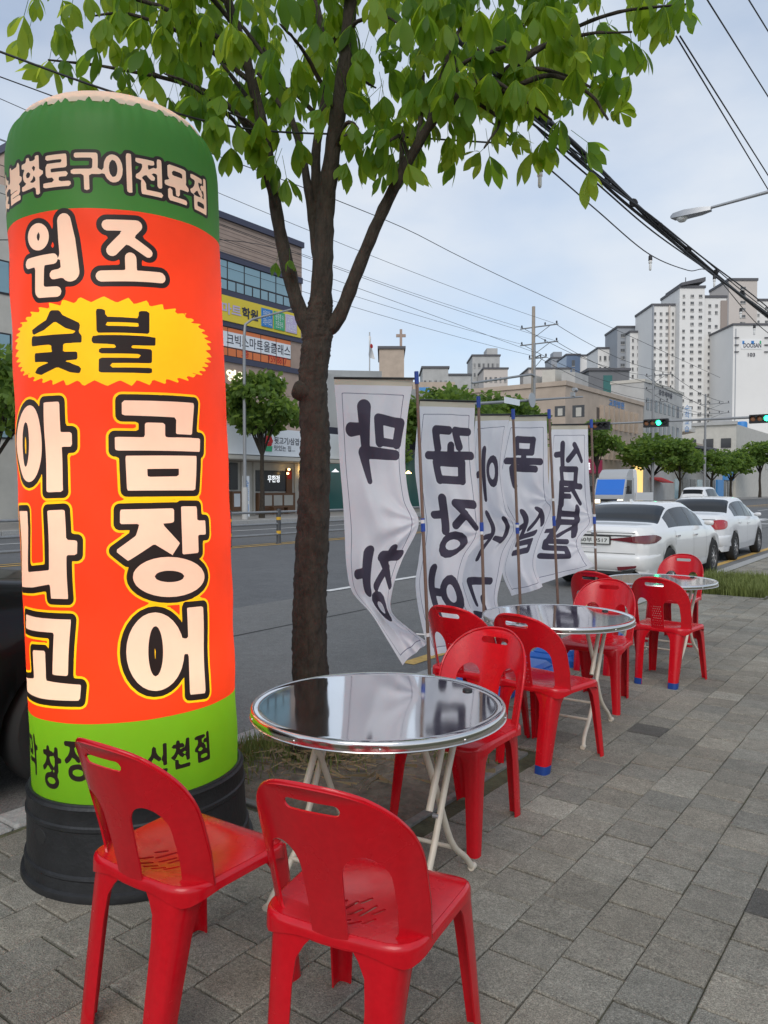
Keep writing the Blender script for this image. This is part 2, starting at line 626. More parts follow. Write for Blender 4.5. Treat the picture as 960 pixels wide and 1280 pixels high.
def tint_of(cx, cy):
    for d in DARKP:
        if abs(d.x - cx) < PW / 2 and abs(d.y - cy) < PW / 2: return (0.42, 0.43, 0.46)
    for d in LIGHTP:
        if abs(d.x - cx) < PW / 2 and abs(d.y - cy) < PW / 2: return (1.32, 1.33, 1.34)
    v = rng.normal(1.0, 0.09)
    w = rng.uniform(-0.025, 0.025)
    return (v + w, v, v - w)
def set_tint(me, cols):
    a = me.attributes.new('tint', 'FLOAT_COLOR', 'FACE')
    a.data.foreach_set('color', np.array([(*c, 1) for c in cols], dtype=np.float32).ravel())
vis = sorted([c for c in cells if shown(c)], key=lambda c: c[2][2])
near = vis[:300]
nset = {(c[0], c[1]) for c in near}
for (x0, y0, p) in near:
    V, F = paver_geo(max(x0, KX1), y0, x0 + PW, y0 + PW)
    me = mk('paver', V, F, m_paver)
    set_tint(me, [tint_of(x0 + PW / 2, y0 + PW / 2)] * len(F))
    obj('paver', me, side)
mb, cols = MB(), []
for (x0, y0, p) in cells:
    if (x0, y0) in nset: continue
    V, F = paver_geo(max(x0, KX1), y0, x0 + PW, y0 + PW)
    mb.add(V, F)
    cols += [tint_of(x0 + PW / 2, y0 + PW / 2)] * len(F)
me = mb.mesh('paver_field', m_paver)
set_tint(me, cols)
tag(obj('paver_field', me, side), kind='stuff')

# --- kerb stones
kerb = sheet('kerb', KX0 + 0.01, KX1 - 0.01, -30, 420, -0.03, m_kerb)
tag(kerb, kind='structure')
for k in range(44):
    b = MB()
    y0 = -1.2 + k * 1.0
    b.cbox(KX0, KX1 - 0.003, y0 + 0.004, y0 + 0.996, -0.24, rng.uniform(-0.003, 0.004), 0.012)
    b.obj('kerb_stone', m_kerb, kerb)
b = MB(); b.cbox(KX0, KX1 - 0.003, 43, 420, -0.24, 0, 0.012); b.obj('kerb_run', m_kerb, kerb)

# --- soil pits
def pit(x0, x1, y0, y1, hump):
    nx, ny = 40, 44
    V, F = [], []
    for j in range(ny + 1):
        for i in range(nx + 1):
            u, v = i / nx, j / ny
            e = min(u, 1 - u, v, 1 - v) * 8
            z = -0.022 + min(1, e) * (hump * (0.6 + 0.4 * math.sin(u * 5 + 1) * math.cos(v * 6)) + rng.uniform(-0.008, 0.008))
            V.append((x0 + (x1 - x0) * u, y0 + (y1 - y0) * v, z))
    for j in range(ny):
        for i in range(nx):
            a = j * (nx + 1) + i
            F.append((a, a + 1, a + nx + 2, a + nx + 1))
    o = obj('tree_pit', mk('tree_pit', V, F, m_soil, smooth=60))
    tag(o, kind='structure')
    w = 0.045
    for (a, b_, c, d) in ((x1 - w, x1, y0, y1), (x0, x1 - w - 0.002, y0 - 0.002, y0 + w), (x0, x1 - w - 0.002, y1 - w, y1)):
        g = MB(); g.cbox(a, b_, c, d, -0.1, 0.003, 0.004); g.obj('pit_edging', m_edge, o)
    return o
pit(*PITS[0], 0.05)
pit(*PITS[1], 0.03)

def blades(spots, hmin, hmax, w=0.004, lean=0.5):
    V, F = [], []
    for (x, y, z, s) in spots:
        h = rng.uniform(hmin, hmax) * s
        a, l = rng.uniform(0, 2 * PI), rng.uniform(0.1, lean) * h
        dx, dy = math.cos(a), math.sin(a)
        px, py = -dy * w * rng.uniform(.6, 1.3), dx * w
        n = len(V)
        V += [(x - px, y - py, z), (x + px, y + py, z), (x + dx * l * .35 + px * .8, y + dy * l * .35 + py * .8, z + h * .55), (x + dx * l * .35 - px * .8, y + dy * l * .35 - py * .8, z + h * .55), (x + dx * l, y + dy * l, z + h * rng.uniform(.8, 1))]
        F += [(n, n + 1, n + 2, n + 3), (n + 3, n + 2, n + 4)]
    return V, F
spots = []
for k in range(1500):       # fringe along the kerb and round the sign side of the pit
    x = -3.4 + abs(rng.normal(0, 0.16)); y = rng.uniform(2.66, 4.1)
    if rng.random() < 0.55: y = 2.66 + abs(rng.normal(0, 0.35))
    spots.append((x, y, 0.0, rng.uniform(.5, 1)))
for k in range(500):
    a, r = rng.uniform(0, 2 * PI), 0.13 + abs(rng.normal(0, 0.12))
    spots.append((-2.98 + r * math.cos(a), 3.38 + r * math.sin(a), 0.01, .6))
for k in range(260):
    spots.append((-2.3 + rng.normal(0, .1), 3.8 + rng.normal(0, .12), 0.01, .35))
V, F = blades(spots, .06, .17)
tag(obj('grass', mk('grass', V, F, m_grass)), 'thin green grass growing by the tree along the kerb', 'grass', kind='stuff')
spots = [(rng.uniform(-3.4, -1.9 - .25), rng.uniform(12.0, 14.05), -0.01, 1 - .4 * rng.random()) for k in range(9000)]
V, F = blades(spots, .12, .30, .006)
tag(obj('grass', mk('grass', V, F, m_grass)), 'thick grass patch in the pavement beyond the tables', 'grass', kind='stuff')
V, F = [], []
for k in range(420):
    a, r = rng.uniform(0, 2 * PI), abs(rng.normal(0.3, 0.22))
    x, y = -2.9 + r * math.cos(a), 3.3 + r * math.sin(a) * .9
    if not (-3.4 < x < -2.05 and 2.68 < y < 4.05): continue
    l, b_ = rng.uniform(.04, .17), rng.uniform(0, PI)
    dx, dy = math.cos(b_) * l, math.sin(b_) * l
    z = 0.035 + rng.uniform(0, .03)
    n = len(V)
    V += [(x, y, z), (x + dx, y + dy, z + rng.uniform(-.02, .03)), (x + dx - dy * .03, y + dy + dx * .03, z), (x - dy * .03, y + dx * .03, z)]
    F.append((n, n + 1, n + 2, n + 3))
tag(obj('dry_straw', mk('dry_straw', V, F, m_straw)), 'dry straw and twigs lying on the soil round the tree', 'straw', kind='stuff')

# --- far pavement
FWX = -27.6
fs = MB(); fs.cbox(-80, FWX, -40, 420, -0.2, 0.06, 0.012)
tag(fs.obj('far_sidewalk', m_tan), kind='structure')
for k in range(40):
    b = MB(); b.cbox(FWX - 0.01, FWX + 0.18, -8 + k * 2.0 + .01, -8 + k * 2 + 1.99, -0.2, 0.066, 0.012)
    b.obj('kerb_stone', m_kerb, bpy.data.objects['far_sidewalk'])

# --- fence along the middle of the road
fence = thing('median_fence', 'dark grey guard rail with yellow banded posts along the road centre', 'guard rail', (-16.59, 0, ROADZ))
for k in range(21):
    y = -1.0 + k * 2.0
    b = MB(); b.lathe([(0, 0), (.11, 0), (.085, .03), (.07, .06), (.07, 1.02), (.055, 1.07), (0, 1.075)], (0, y, 0), 12)
    p = b.obj('post', m_post, fence, 40)
    for z in (.36, .78, .90):
        b = MB(); b.lathe([(.070, z - .045), (.0735, z - .045), (.0735, z + .045), (.070, z + .045)], (0, y, 0), 12)
        if z < .85: b.obj('yellow_band', m_reflect, p, 40)
for z in (.30, .62, .98):
    b = MB(); b.tube([(0, -1, z), (0, 39, z)], .035, 8); b.obj('rail', m_grey, fence, 40)
# ------------------------------------------------------------------ inflatable advertising pillar
SR = 0.424
sgc = Vector((-1.052 * RGT.x - 3.30 * math.sin(YAW), -1.052 * RGT.y + 3.30 * math.cos(YAW), 0))
def fabric(name, col, transl=0.4):
    m = mat(name, col, 0.5, spec=0.35, var=(6, 0.05), bump=(7, 0.10), transl=transl)
    return m
m_sred = fabric('sign_red', (0.74, 0.055, 0.012))
m_sgreen = fabric('sign_green', (0.045, 0.20, 0.035))
m_slime = fabric('sign_lime', (0.15, 0.42, 0.014))
m_syel = fabric('sign_yellow', (0.86, 0.60, 0.01))
m_sblack = fabric('sign_black', (0.022, 0.014, 0.012), 0.15)
m_scream = fabric('sign_cream', (0.80, 0.65, 0.52))
m_tub = mat('black_tub', (0.018, 0.019, 0.021), 0.5, var=(12, 0.3), bump=(60, 0.15))
sign = thing('inflatable_sign', 'tall glowing red and green inflatable pillar sign with big Korean lettering', 'advertising pillar', tuple(sgc))
# it leans a little to the left as seen from the pavement
lean = Matrix.Rotation(R(-1.7), 4, FWD)
sign.rotation_euler = lean.to_euler()
SMAT = Matrix.Translation(sgc) @ lean
SINV = SMAT.inverted()
_t = SINV @ EYE
TH0 = math.atan2(_t.y, _t.x)            # the side that looks at the camera
def sp(px, py):
    """photo pixel -> (arc length to the right, height) on the pillar"""
    o, d = SINV @ EYE, (SINV.to_3x3() @ ray(px, py))
    a = d.x ** 2 + d.y ** 2
    b = 2 * (o.x * d.x + o.y * d.y)
    c = o.x ** 2 + o.y ** 2 - SR ** 2
    D = b * b - 4 * a * c
    t = (-b - math.sqrt(max(D, 0))) / (2 * a)
    p = o + d * t
    th = (math.atan2(p.y, p.x) - TH0 + PI) % (2 * PI) - PI
    return (th * SR, p.z)
c1 = lambda X, Y: sp(X / 3.0, 100 + Y / 3.0)
c2 = lambda X, Y: sp(X / 2.909, 460 + Y / 2.909)
c3 = lambda X, Y: sp(X / 2.8235, 840 + Y / 2.8235)
ZB, ZT = 0.335, 2.83
su = np.linspace(-PI * SR, PI * SR, 285)
sv = np.linspace(ZB, ZT, 251)
XX, YY = np.meshgrid(su, sv)
BIG = 9.0
f_cream = np.full(XX.shape, BIG); f_black = f_cream.copy(); f_yel = f_cream.copy(); f_dark = f_cream.copy()
def stamp(field, fn, P, pad):
    P = np.array(P)
    lo, hi = P.min(0) - pad, P.max(0) + pad
    i0, i1 = np.searchsorted(su, [lo[0], hi[0]]); j0, j1 = np.searchsorted(sv, [lo[1], hi[1]])
    i0, j0 = max(i0 - 1, 0), max(j0 - 1, 0)
    s = np.s_[j0:j1 + 1, i0:i1 + 1]
    d = fn(XX[s], YY[s])
    field[s] = np.minimum(field[s], d)
inner = np.full(XX.shape, BIG)
def P_(conv, *pts): return [conv(*p) for p in pts]
def poly(conv, pts, hole=None):
    loops = [P_(conv, *pts)]
    if hole: loops.append(P_(conv, *hole))
    stamp(inner, lambda X, Y: sd_poly(loops, X, Y), loops[0], 0.08)
def ellc(cx, cy, rx, ry): return ell(cx, cy, rx, ry)
# the six big syllables
poly(c2, [(443, 118), (704, 128), (699, 243), (641, 240), (641, 180), (443, 172)])
poly(c2, [(527, 198), (601, 200), (601, 252), (728, 256), (726, 305), (418, 300), (417, 250), (527, 252)])
poly(c2, [(456, 319), (714, 320), (710, 445), (462, 446)], [(536, 367), (650, 366), (650, 394), (537, 396)])
poly(c2, [(436, 515), (634, 510), (634, 562), (590, 566), (655, 637), (628, 680), (562, 640), (466, 702), (419, 665), (495, 610), (508, 567), (436, 568)])
poly(c2, [(660, 503), (718, 503), (719, 555), (747, 554), (748, 606), (720, 606), (722, 672), (664, 678)])
poly(c2, ell(615, 760, 132, 73), ell(617, 758, 55, 21))
poly(c2, ell(565, 1032, 106, 143), ell(566, 1030, 27, 92))
poly(c2, [(640, 985), (685, 983), (681, 872), (739, 866), (747, 1182), (691, 1188), (687, 1040), (640, 1040)])
poly(c2, ell(107, 275, 44, 140), ell(93, 278, 12, 82))
poly(c2, [(157, 125), (215, 122), (219, 233), (260, 233), (260, 286), (222, 286), (230, 450), (170, 452)])
poly(c2, [(75, 520), (100, 520), (106, 742), (180, 735), (173, 518), (235, 515), (239, 625), (280, 627), (280, 680), (242, 680), (248, 840), (187, 838), (184, 786), (120, 798), (84, 795)])
poly(c2, [(94, 895), (258, 915), (248, 1120), (192, 1115), (197, 962), (94, 945)])
poly(c2, [(94, 1125), (122, 1129), (122, 1025), (165, 1028), (168, 1136), (295, 1152), (290, 1210), (94, 1172)])
f_cream = np.minimum(f_cream, inner); f_black = np.minimum(f_black, inner - 0.0235); f_yel = np.minimum(f_yel, inner - 0.0325)
# brush syllables above
inner = np.full(XX.shape, BIG)
def brush(conv, pts, r, target=None):
    Q = P_(conv, *pts)
    stamp(inner if target is None else target, lambda X, Y: sd_line(Q, r, X, Y), Q, 0.09)
k3 = 0.00114
poly(c1, ell(143, 588, 41, 52), ell(143, 587, 6, 17))
brush(c1, [(108, 690), (200, 670)], 17 * k3); brush(c1, [(150, 690), (145, 792)], 19 * k3); brush(c1, [(146, 797), (212, 793)], 17 * k3)
brush(c1, [(240, 528), (250, 600), (263, 720)], [24 * k3, 29 * k3, 31 * k3]); brush(c1, [(200, 730), (240, 722)], 15 * k3)
brush(c1, [(403, 545), (512, 548), (420, 640)], 18 * k3); brush(c1, [(470, 590), (555, 650)], [17 * k3, 15 * k3])
brush(c1, [(490, 668), (492, 725)], 18 * k3); brush(c1, [(380, 735), (602, 742)], 18 * k3)
f_cream = np.minimum(f_cream, inner); f_black = np.minimum(f_black, inner - 0.019)
# small line of type round the shoulder
def typeset(text, centres, z, h, w, bold, field):
    for ch, s in zip(text, centres):
        L = glyph(ch)
        loops = [[(s + (x - 0.46) * w, z + (y - 0.37) * h) for x, y in l] for l in L]
        flat = [p for l in loops for p in l]
        stamp(field, lambda X, Y: sd_poly(loops, X, Y) - bold, flat, 0.06)
inner = np.full(XX.shape, BIG)
sI, zI = c1(445, 345); sJ, _ = c1(752, 425); pitch_ = (sJ - sI) / 3.1
cs = [sI + pitch_ * q for q in (-5, -4, -3, -2, -1, 0, 1, 2, 3.05)]
typeset('숯불화로구이전문점', cs, zI, 0.152, pitch_ * 1.12, 0.0042, inner)
f_cream = np.minimum(f_cream, inner); f_black = np.minimum(f_black, inner - 0.0125)
# black syllables on the yellow burst
inner = np.full(XX.shape, BIG)
poly(c1, [(187, 863), (222, 863), (232, 880), (300, 912), (296, 945), (245, 930), (206, 905), (165, 938), (122, 958), (118, 938), (172, 900)])
poly(c1, [(118, 965), (305, 950), (306, 984), (236, 988), (236, 1018), (192, 1020), (192, 992), (118, 1000)])
poly(c1, [(130, 1025), (290, 1018), (290, 1048), (238, 1052), (305, 1076), (300, 1100), (262, 1096), (213, 1076), (152, 1106), (128, 1100), (140, 1078), (186, 1057), (130, 1058)])
poly(c1, [(360, 858), (395, 860), (395, 888), (520, 894), (520, 866), (560, 868), (560, 953), (362, 948)], [(396, 908), (522, 912), (522, 926), (396, 922)])
poly(c1, [(343, 959), (583, 966), (583, 997), (492, 994), (490, 1014), (435, 1013), (437, 991), (343, 987)])
poly(c1, [(370, 1004), (570, 1010), (570, 1063), (412, 1061), (412, 1078), (570, 1080), (570, 1101), (370, 1097), (370, 1041), (528, 1043), (528, 1028), (370, 1025)])
f_dark = np.minimum(f_dark, inner)
bc = []
cs_, cz_ = c1(420, 980)
sl, _ = c1(52, 980); sr, _ = c1(798, 1000)
_, zt = c1(420, 812); _, zb_ = c1(420, 1148)
sc_, rx, ry = (sl + sr) / 2, (sr - sl) / 2, (zt - zb_) / 2
NT = 46
for q in range(NT * 2):
    a = PI * q / NT
    k = 1.0 if q % 2 else 0.865
    e = 2.0 / 2.35
    x_ = math.copysign(abs(math.cos(a)) ** e, math.cos(a)); y_ = math.copysign(abs(math.sin(a)) ** e, math.sin(a))
    bc.append((sc_ + rx * x_ * (k if abs(x_) > .2 else .5 + .5 * k + 0), (zt + zb_) / 2 + ry * y_ * k))
f_burst = np.full(XX.shape, BIG)
stamp(f_burst, lambda X, Y: sd_poly(bc, X, Y), bc, 0.05)
# branch name on the lime band
inner = np.full(XX.shape, BIG)
zl = c3(690, 275)[1]
typeset('신천점', [c3(556, 300)[0], c3(640, 290)[0], c3(716, 265)[0]], zl, 0.122, 0.096, 0.0036, inner)
for ch, x, y in (('막', 114, 285), ('창', 180, 338), ('장', 272, 312)):
    s, z = c3(x, y); typeset(ch, [s], z, 0.175, 0.130, 0.0042, inner)
f_dark = np.minimum(f_dark, inner)
z_rg = c1(430, 485)[1]; z_lime = sp(142, 904)[1]
f_green = z_rg - YY
f_limef = YY - z_lime
pts, F, I = layered(su, sv, [(f_cream, 0), (f_dark, 1), (f_black, 1), (f_yel, 2), (f_burst, 2), (f_green, 4), (f_limef, 5)], 3)
V = []
for (s, z) in pts:
    th = TH0 + s / SR
    ph = s / SR
    k_ = max(0, min(1, (ZT - z) / .25))
    r = SR + k_ * 0.0025 * math.sin(z * 21 + 2.5 * math.sin(ph * 3)) * math.sin(ph * 5 + z) + k_ * 0.002 * math.sin(z * 3.1 + ph * 2)
    V.append((r * math.cos(th), r * math.sin(th), z))
F = [f for f in F]
me = mk('printed_skin', V, F, [m_scream, m_sblack, m_syel, m_sred, m_sgreen, m_slime], I, smooth=60)
bm = bmesh.new(); bm.from_mesh(me); bmesh.ops.remove_doubles(bm, verts=bm.verts, dist=1e-5); bm.to_mesh(me); bm.free()
obj('printed_skin', me, sign)
# gathered shoulder and cream cap
prof = [(.424, 2.83), (.4235, 2.865), (.421, 2.90), (.416, 2.93), (.409, 2.955), (.400, 2.975), (.390, 2.992), (.379, 3.006), (.366, 3.018)]
N = 180
V, F = [], []
for i, (r, z) in enumerate(prof):
    am = 0.008 * (i / 8) ** 2
    for q in range(N):
        a = 2 * PI * q / N
        k = am * (math.sin(q * 1.9) + .6 * math.sin(q * 3.3 + 1) + .4 * math.sin(q * .9))
        V.append(((r + k) * math.cos(a), (r + k) * math.sin(a), z + (0.004 * math.sin(q * .9) if i > 6 else 0)))
for i in range(len(prof) - 1):
    for q in range(N):
        F.append((i * N + q, i * N + (q + 1) % N, (i + 1) * N + (q + 1) % N, (i + 1) * N + q))
obj('gathered_shoulder', mk('gathered_shoulder', V, F, m_sgreen, smooth=70), sign)
b = MB(); b.lathe([(.380, 3.004), (.374, 3.020), (.355, 3.046), (.315, 3.075), (.25, 3.100), (.14, 3.118), (0, 3.122)], n=64)
b.obj('top_cap', m_scream, sign, 60)
# base tub with ledges, foot flange and hand holes
b = MB()
b.lathe([(.0, .0), (.476, .0), (.479, .012), (.476, .030), (.462, .036), (.458, .075), (.462, .082), (.460, .09), (.452, .095), (.446, .255), (.451, .262), (.451, .275), (.445, .281), (.443, .335), (.447, .342), (.440, .352), (.40, .352), (0, .345)], n=96)
tub = b.obj('base_tub', m_tub, sign, 35)
for a in (-0.98, 0.35, 2.2, 3.6):
    b = MB()
    th = TH0 + a
    M_ = Matrix.Rotation(th, 4, 'Z') @ Matrix.Translation((.4485, 0, .215))
    b.lathe([(0, 0), (.028, 0), (.03, -.004), (.03, -.01)], n=16)
    V2 = [M_ @ Vector((v[2], v[0] * 1.25, v[1])) for v in b.V]
    obj('hand_hole', mk('hand_hole', V2, b.F, m_dark), tub)
b = MB()
ring = [((SR + .007) * math.cos(2 * PI * q / 64), (SR + .007) * math.sin(2 * PI * q / 64), .352) for q in range(64)]
b.tube(ring, .009, 6, close=True); b.obj('hem_cord', m_tub, sign, 60)
# the lamp inside the pillar
for (z, e) in ((.80, 11), (1.55, 8.5), (2.30, 8.5)):
    ld = bpy.data.lights.new('pillar_lamp', 'POINT')
    ld.energy = e
    ld.color = (1.0, 0.90, 0.74)
    ld.shadow_soft_size = 0.10
    lo = bpy.data.objects.new('pillar_lamp', ld)
    COL.objects.link(lo); lo.parent = sign; lo.location = (0, 0, z)
# ------------------------------------------------------------------ red plastic chairs
m_red = mat('red_plastic', (0.54, 0.005, 0.013), 0.22, spec=0.5, var=(4, 0.10), speck=((60, .05),), rvar=(7, 0.13, 0.32), bump=(45, 0.02))
m_btape = mat('blue_tape', (0.01, 0.05, 0.24), 0.4)
def rr_loop(hw0, hw1, y0, y1, r, n=7):
    """rounded trapezoid, half width hw0 at y0 and hw1 at y1"""
    C = [(hw0, y0), (hw1, y1), (-hw1, y1), (-hw0, y0)]
    out = []
    for i in range(4):
        p, c, q = Vector(C[i - 1]), Vector(C[i]), Vector(C[(i + 1) % 4])
        a, b = (p - c).normalized(), (q - c).normalized()
        s, e = c + a * r, c + b * r
        for k in range(n + 1):
            t = k / n
            w = (1 - t) ** 2 * s + 2 * t * (1 - t) * c + t * t * e
            out.append((w.x, w.y))
    return out
SEAT_H = 0.445
def seat_z(x, y):
    return SEAT_H - .019 * math.exp(-((x / .13) ** 2 + ((y + .02) / .15) ** 2) ** 1.2) - .016 * max(0, (y - .13) / .07) ** 2 + .004 * max(0, (-y - .12) / .06)
def chair_meshes(perf):
    R_ = {}
    outl = rr_loop(.205, .222, -.200, .205, .085)
    g = np.linspace(-.235, .235, 48)
    X, Y = np.meshgrid(g, g)
    fs = [(-sd_poly(outl, X, Y), None)]
    if not perf:
        slots = []
        for (x, y0, l) in ((-.055, -.13, .035), (-.027, -.15, .03), (-.027, -.09, .06), (0, -.155, .03), (0, -.10, .045), (.027, -.15, .03), (.027, -.09, .06), (.055, -.13, .035), (-.055, -.07, .03), (.055, -.07, .03), (0, -.03, .03)):
            slots.append(sd_line([(x - .008, y0), (x + .008, y0 + l)], .0038, X, Y))
        gg = np.linspace(-.235, .235, 124)
        g = gg
        X, Y = np.meshgrid(g, g)
        fs = [(-sd_poly(outl, X, Y), None)]
        sl = np.full(X.shape, 9.0)
        for (x, y0, l) in ((-.055, -.13, .035), (-.027, -.15, .03), (-.027, -.09, .06), (0, -.155, .03), (0, -.10, .045), (.027, -.15, .03), (.027, -.09, .06), (.055, -.13, .035), (-.055, -.07, .03), (.055, -.07, .03), (0, -.03, .03)):
            sl = np.minimum(sl, sd_line([(x - .008, y0), (x + .008, y0 + l)], .0052, X, Y))
        fs.append((sl, None))
    pts, F, I = layered(g, g, fs, 0)
    R_['seat'] = mk('seat', [(x, y, seat_z(x, y)) for x, y in pts], F, m_red, smooth=50, solid=-.005)
    # rolled rim and apron
    loop = []
    n0 = len(outl)
    for i in range(n0):
        a, b = outl[i], outl[(i + 1) % n0]
        k = max(1, int(math.hypot(b[0] - a[0], b[1] - a[1]) / .02))
        for q in range(k): loop.append((a[0] + (b[0] - a[0]) * q / k, a[1] + (b[1] - a[1]) * q / k))
    n = len(loop)
    V, F = [], []
    for i, (x, y) in enumerate(loop):
        tx, ty = loop[(i + 1) % n][0] - loop[i - 1][0], loop[(i + 1) % n][1] - loop[i - 1][1]
        L = math.hypot(tx, ty); nx, ny = ty / L, -tx / L
        z = seat_z(x, y)
        cd = min(math.hypot(abs(x) - .19, abs(y) - .19), .2)
        dep = .026 + .030 * max(0, 1 - cd / .12) ** 2
        for (o, dz) in ((-.001, .0005), (.004, -.002), (.007, -.008), (.008, -.016), (.009, -dep)):
            V.append((x + nx * o, y + ny * o, z + dz))
    for i in range(n):
        j = (i + 1) % n
        for k in range(4): F.append((i * 5 + k, j * 5 + k, j * 5 + k + 1, i * 5 + k + 1))
    R_['apron'] = mk('apron', V, F, m_red, smooth=60, solid=-.004)
    # backrest
    gu, gv = np.linspace(-.232, .232, 100 if perf else 74), np.linspace(-.03, .44, 104 if perf else 78)
    X, Y = np.meshgrid(gu, gv)
    bl = []
    HW, TOPV, SH = .222, .425, .205
    for q in range(41):
        a = PI * q / 40
        c_, s_ = math.cos(a), math.sin(a)
        e = 2 / 2.35
        bl.append((HW * math.copysign(abs(c_) ** e, c_), SH + (TOPV - SH) * abs(s_) ** e))
    bl += [(-.221, .10), (-.216, -.02), (.216, -.02), (.221, .10)]
    body = sd_poly(bl, X, Y)
    def arch(s):
        T, rx_, ry_ = .180, .052, .070
        P = [(s * .048, .004), (s * .050, .10), (s * .054, T)]
        P += [(s * (.054 + rx_ - rx_ * math.cos(t)), T + ry_ * math.sin(t)) for t in np.linspace(0.2, PI / 2, 7)]
        P += [(s * (.106 + .056 * math.sin(t)), T + ry_ * math.cos(t)) for t in np.linspace(.2, PI / 2, 7)]
        P += [(s * .164, .10), (s * .160, .03), (s * .140, .004)]
        return sd_poly(P, X, Y)
    holes = np.minimum(arch(1), arch(-1))
    holes = np.minimum(holes, sd_line([(-.058, .368), (.058, .368)], .0150, X, Y))
    if perf:
        for r in range(9):
            for c in range(5):
                if r % 2 and c == 4: continue
                x = -.032 + c * .016 + (.008 if r % 2 else 0)
                holes = np.minimum(holes, np.hypot(X - x, Y - (.035 + r * .019)) - .0044)
    pts, F, I = layered(gu, gv, [(-body, None), (holes, None)], 0)
    def bk(u, v):
        w = min(1.15, abs(u) / .222)
        t = max(0, v) / .425
        k = .105 * w ** 2.6 * (1 - .35 * t) + .012 * w * w * t
        return (u * (1 - .0 * t), -.205 - .105 * t ** 1.15 + k - .012 * max(0, (v - .39) / .035) ** 2, .434 + v * .955)
    R_['backrest'] = mk('backrest', [bk(u, v) for u, v in pts], F, m_red, smooth=50, solid=.0055)
    # thickened lip round the back
    path = [(.215, .0), (.221, .10)] + bl[:41] + [(-.221, .10), (-.215, .0)]
    lip = []
    for (u, v) in path:
        x, y, z = bk(u, v); lip.append((x * 1.002, y + .003, z + (.0015 if v > .3 else 0)))
    b = MB(); b.tube(lip, .0058, 6); R_['back_lip'] = b.mesh('back_lip', m_red, 60)
    # four legs of angled section
    def leg(sx, sy, tape=False):
        if sy > 0: top, bot = (sx * .211, .208), (sx * .232, .252)
        else: top, bot = (sx * .186, -.206), (sx * .163, -.268)
        rows = (0.0, .06, .14, .30, .6, 1.0) if not tape else (.895, 1.0)
        V, F = [], []
        for t in rows:
            s = t ** .9
            cx, cy = top[0] + (bot[0] - top[0]) * s, top[1] + (bot[1] - top[1]) * s
            fl = max(0, 1 - t / .22) ** 2
            a = (.068 if sy > 0 else .085) - .022 * t + .05 * fl
            bb = (.070 if sy > 0 else .085) - .024 * t + .05 * fl
            r = .020 if sy > 0 else .055 - .030 * t
            if tape: cx += sx * .002; cy += sy * .002
            z = (SEAT_H - .022) * (1 - t)
            sec = [(-a, -.003), (-(a + r) / 2, 0), (-r, 0), (-r * .42, -r * .12), (-r * .12, -r * .42), (0, -r), (0, -(bb + r) / 2), (-.003, -bb)]
            for (p, q) in sec: V.append((cx + sx * p, cy + sy * q, z))
        for i in range(len(rows) - 1):
            for k in range(7): F.append((i * 8 + k, i * 8 + k + 1, (i + 1) * 8 + k + 1, (i + 1) * 8 + k))
        return mk('blue_tape' if tape else 'leg', V, F, m_btape if tape else m_red, smooth=40, solid=.0055)
    R_['legs'] = {(sx, sy): leg(sx, sy) for sx in (-1, 1) for sy in (-1, 1)}
    R_['tape'] = {sx: leg(sx, -1, True) for sx in (-1, 1)}
    return R_
CM = {0: chair_meshes(False), 1: chair_meshes(True)}
def chair(label, x, y, face, perf=0, tapes=()):
    """face: heading of the sitter, degrees left of the street direction"""
    t = thing('plastic_chair', label, 'chair', (x, y, 0.0), R(face), 'red plastic chairs round the steel tables')
    t.scale = (1.03, 1.03, 1.03)
    m = CM[perf]
    obj('seat', m['seat'], t); obj('apron', m['apron'], t)
    bk_ = obj('backrest', m['backrest'], t); obj('back_lip', m['back_lip'], bk_)
    for k, l in m['legs'].items():
        lo_ = obj('leg', l, t)
        if k[1] < 0 and k[0] in tapes: obj('blue_tape', m['tape'][k[0]], lo_)
    return t
def cs(X, Z): return (X * RGT.x + Z * -math.sin(YAW), X * RGT.y + Z * math.cos(YAW))
chair('red plastic chair with its back turned to us, pushed in at the large table', *cs(-.04, 2.055), 11)
chair('red plastic chair standing right beside the glowing pillar sign', *cs(-.60, 2.33), 3)
chair('glossy red plastic chair facing us across the large table, under its far rim', -1.81, 3.05, 180 - 2)
chair('red plastic chair with only its dark back showing before the first banner', -2.36, 4.16, -4, 1)
chair('red chair with perforated back and one blue taped foot, at the middle table', -1.88, 4.12, -8, 1, (1,))
chair('red chair facing us from behind the right rim of the middle table', -2.07, 5.40, 180 + 4)
chair('red chair standing back to back behind the one at the middle table', -2.42, 6.5, -3, 1)
chair('red chair with perforated back and two blue taped feet, by the farthest table', -1.85, 6.38, -4, 1, (-1, 1))
chair('red chair facing us across the farthest table, before the white cars', -2.28, 8.1, 180)

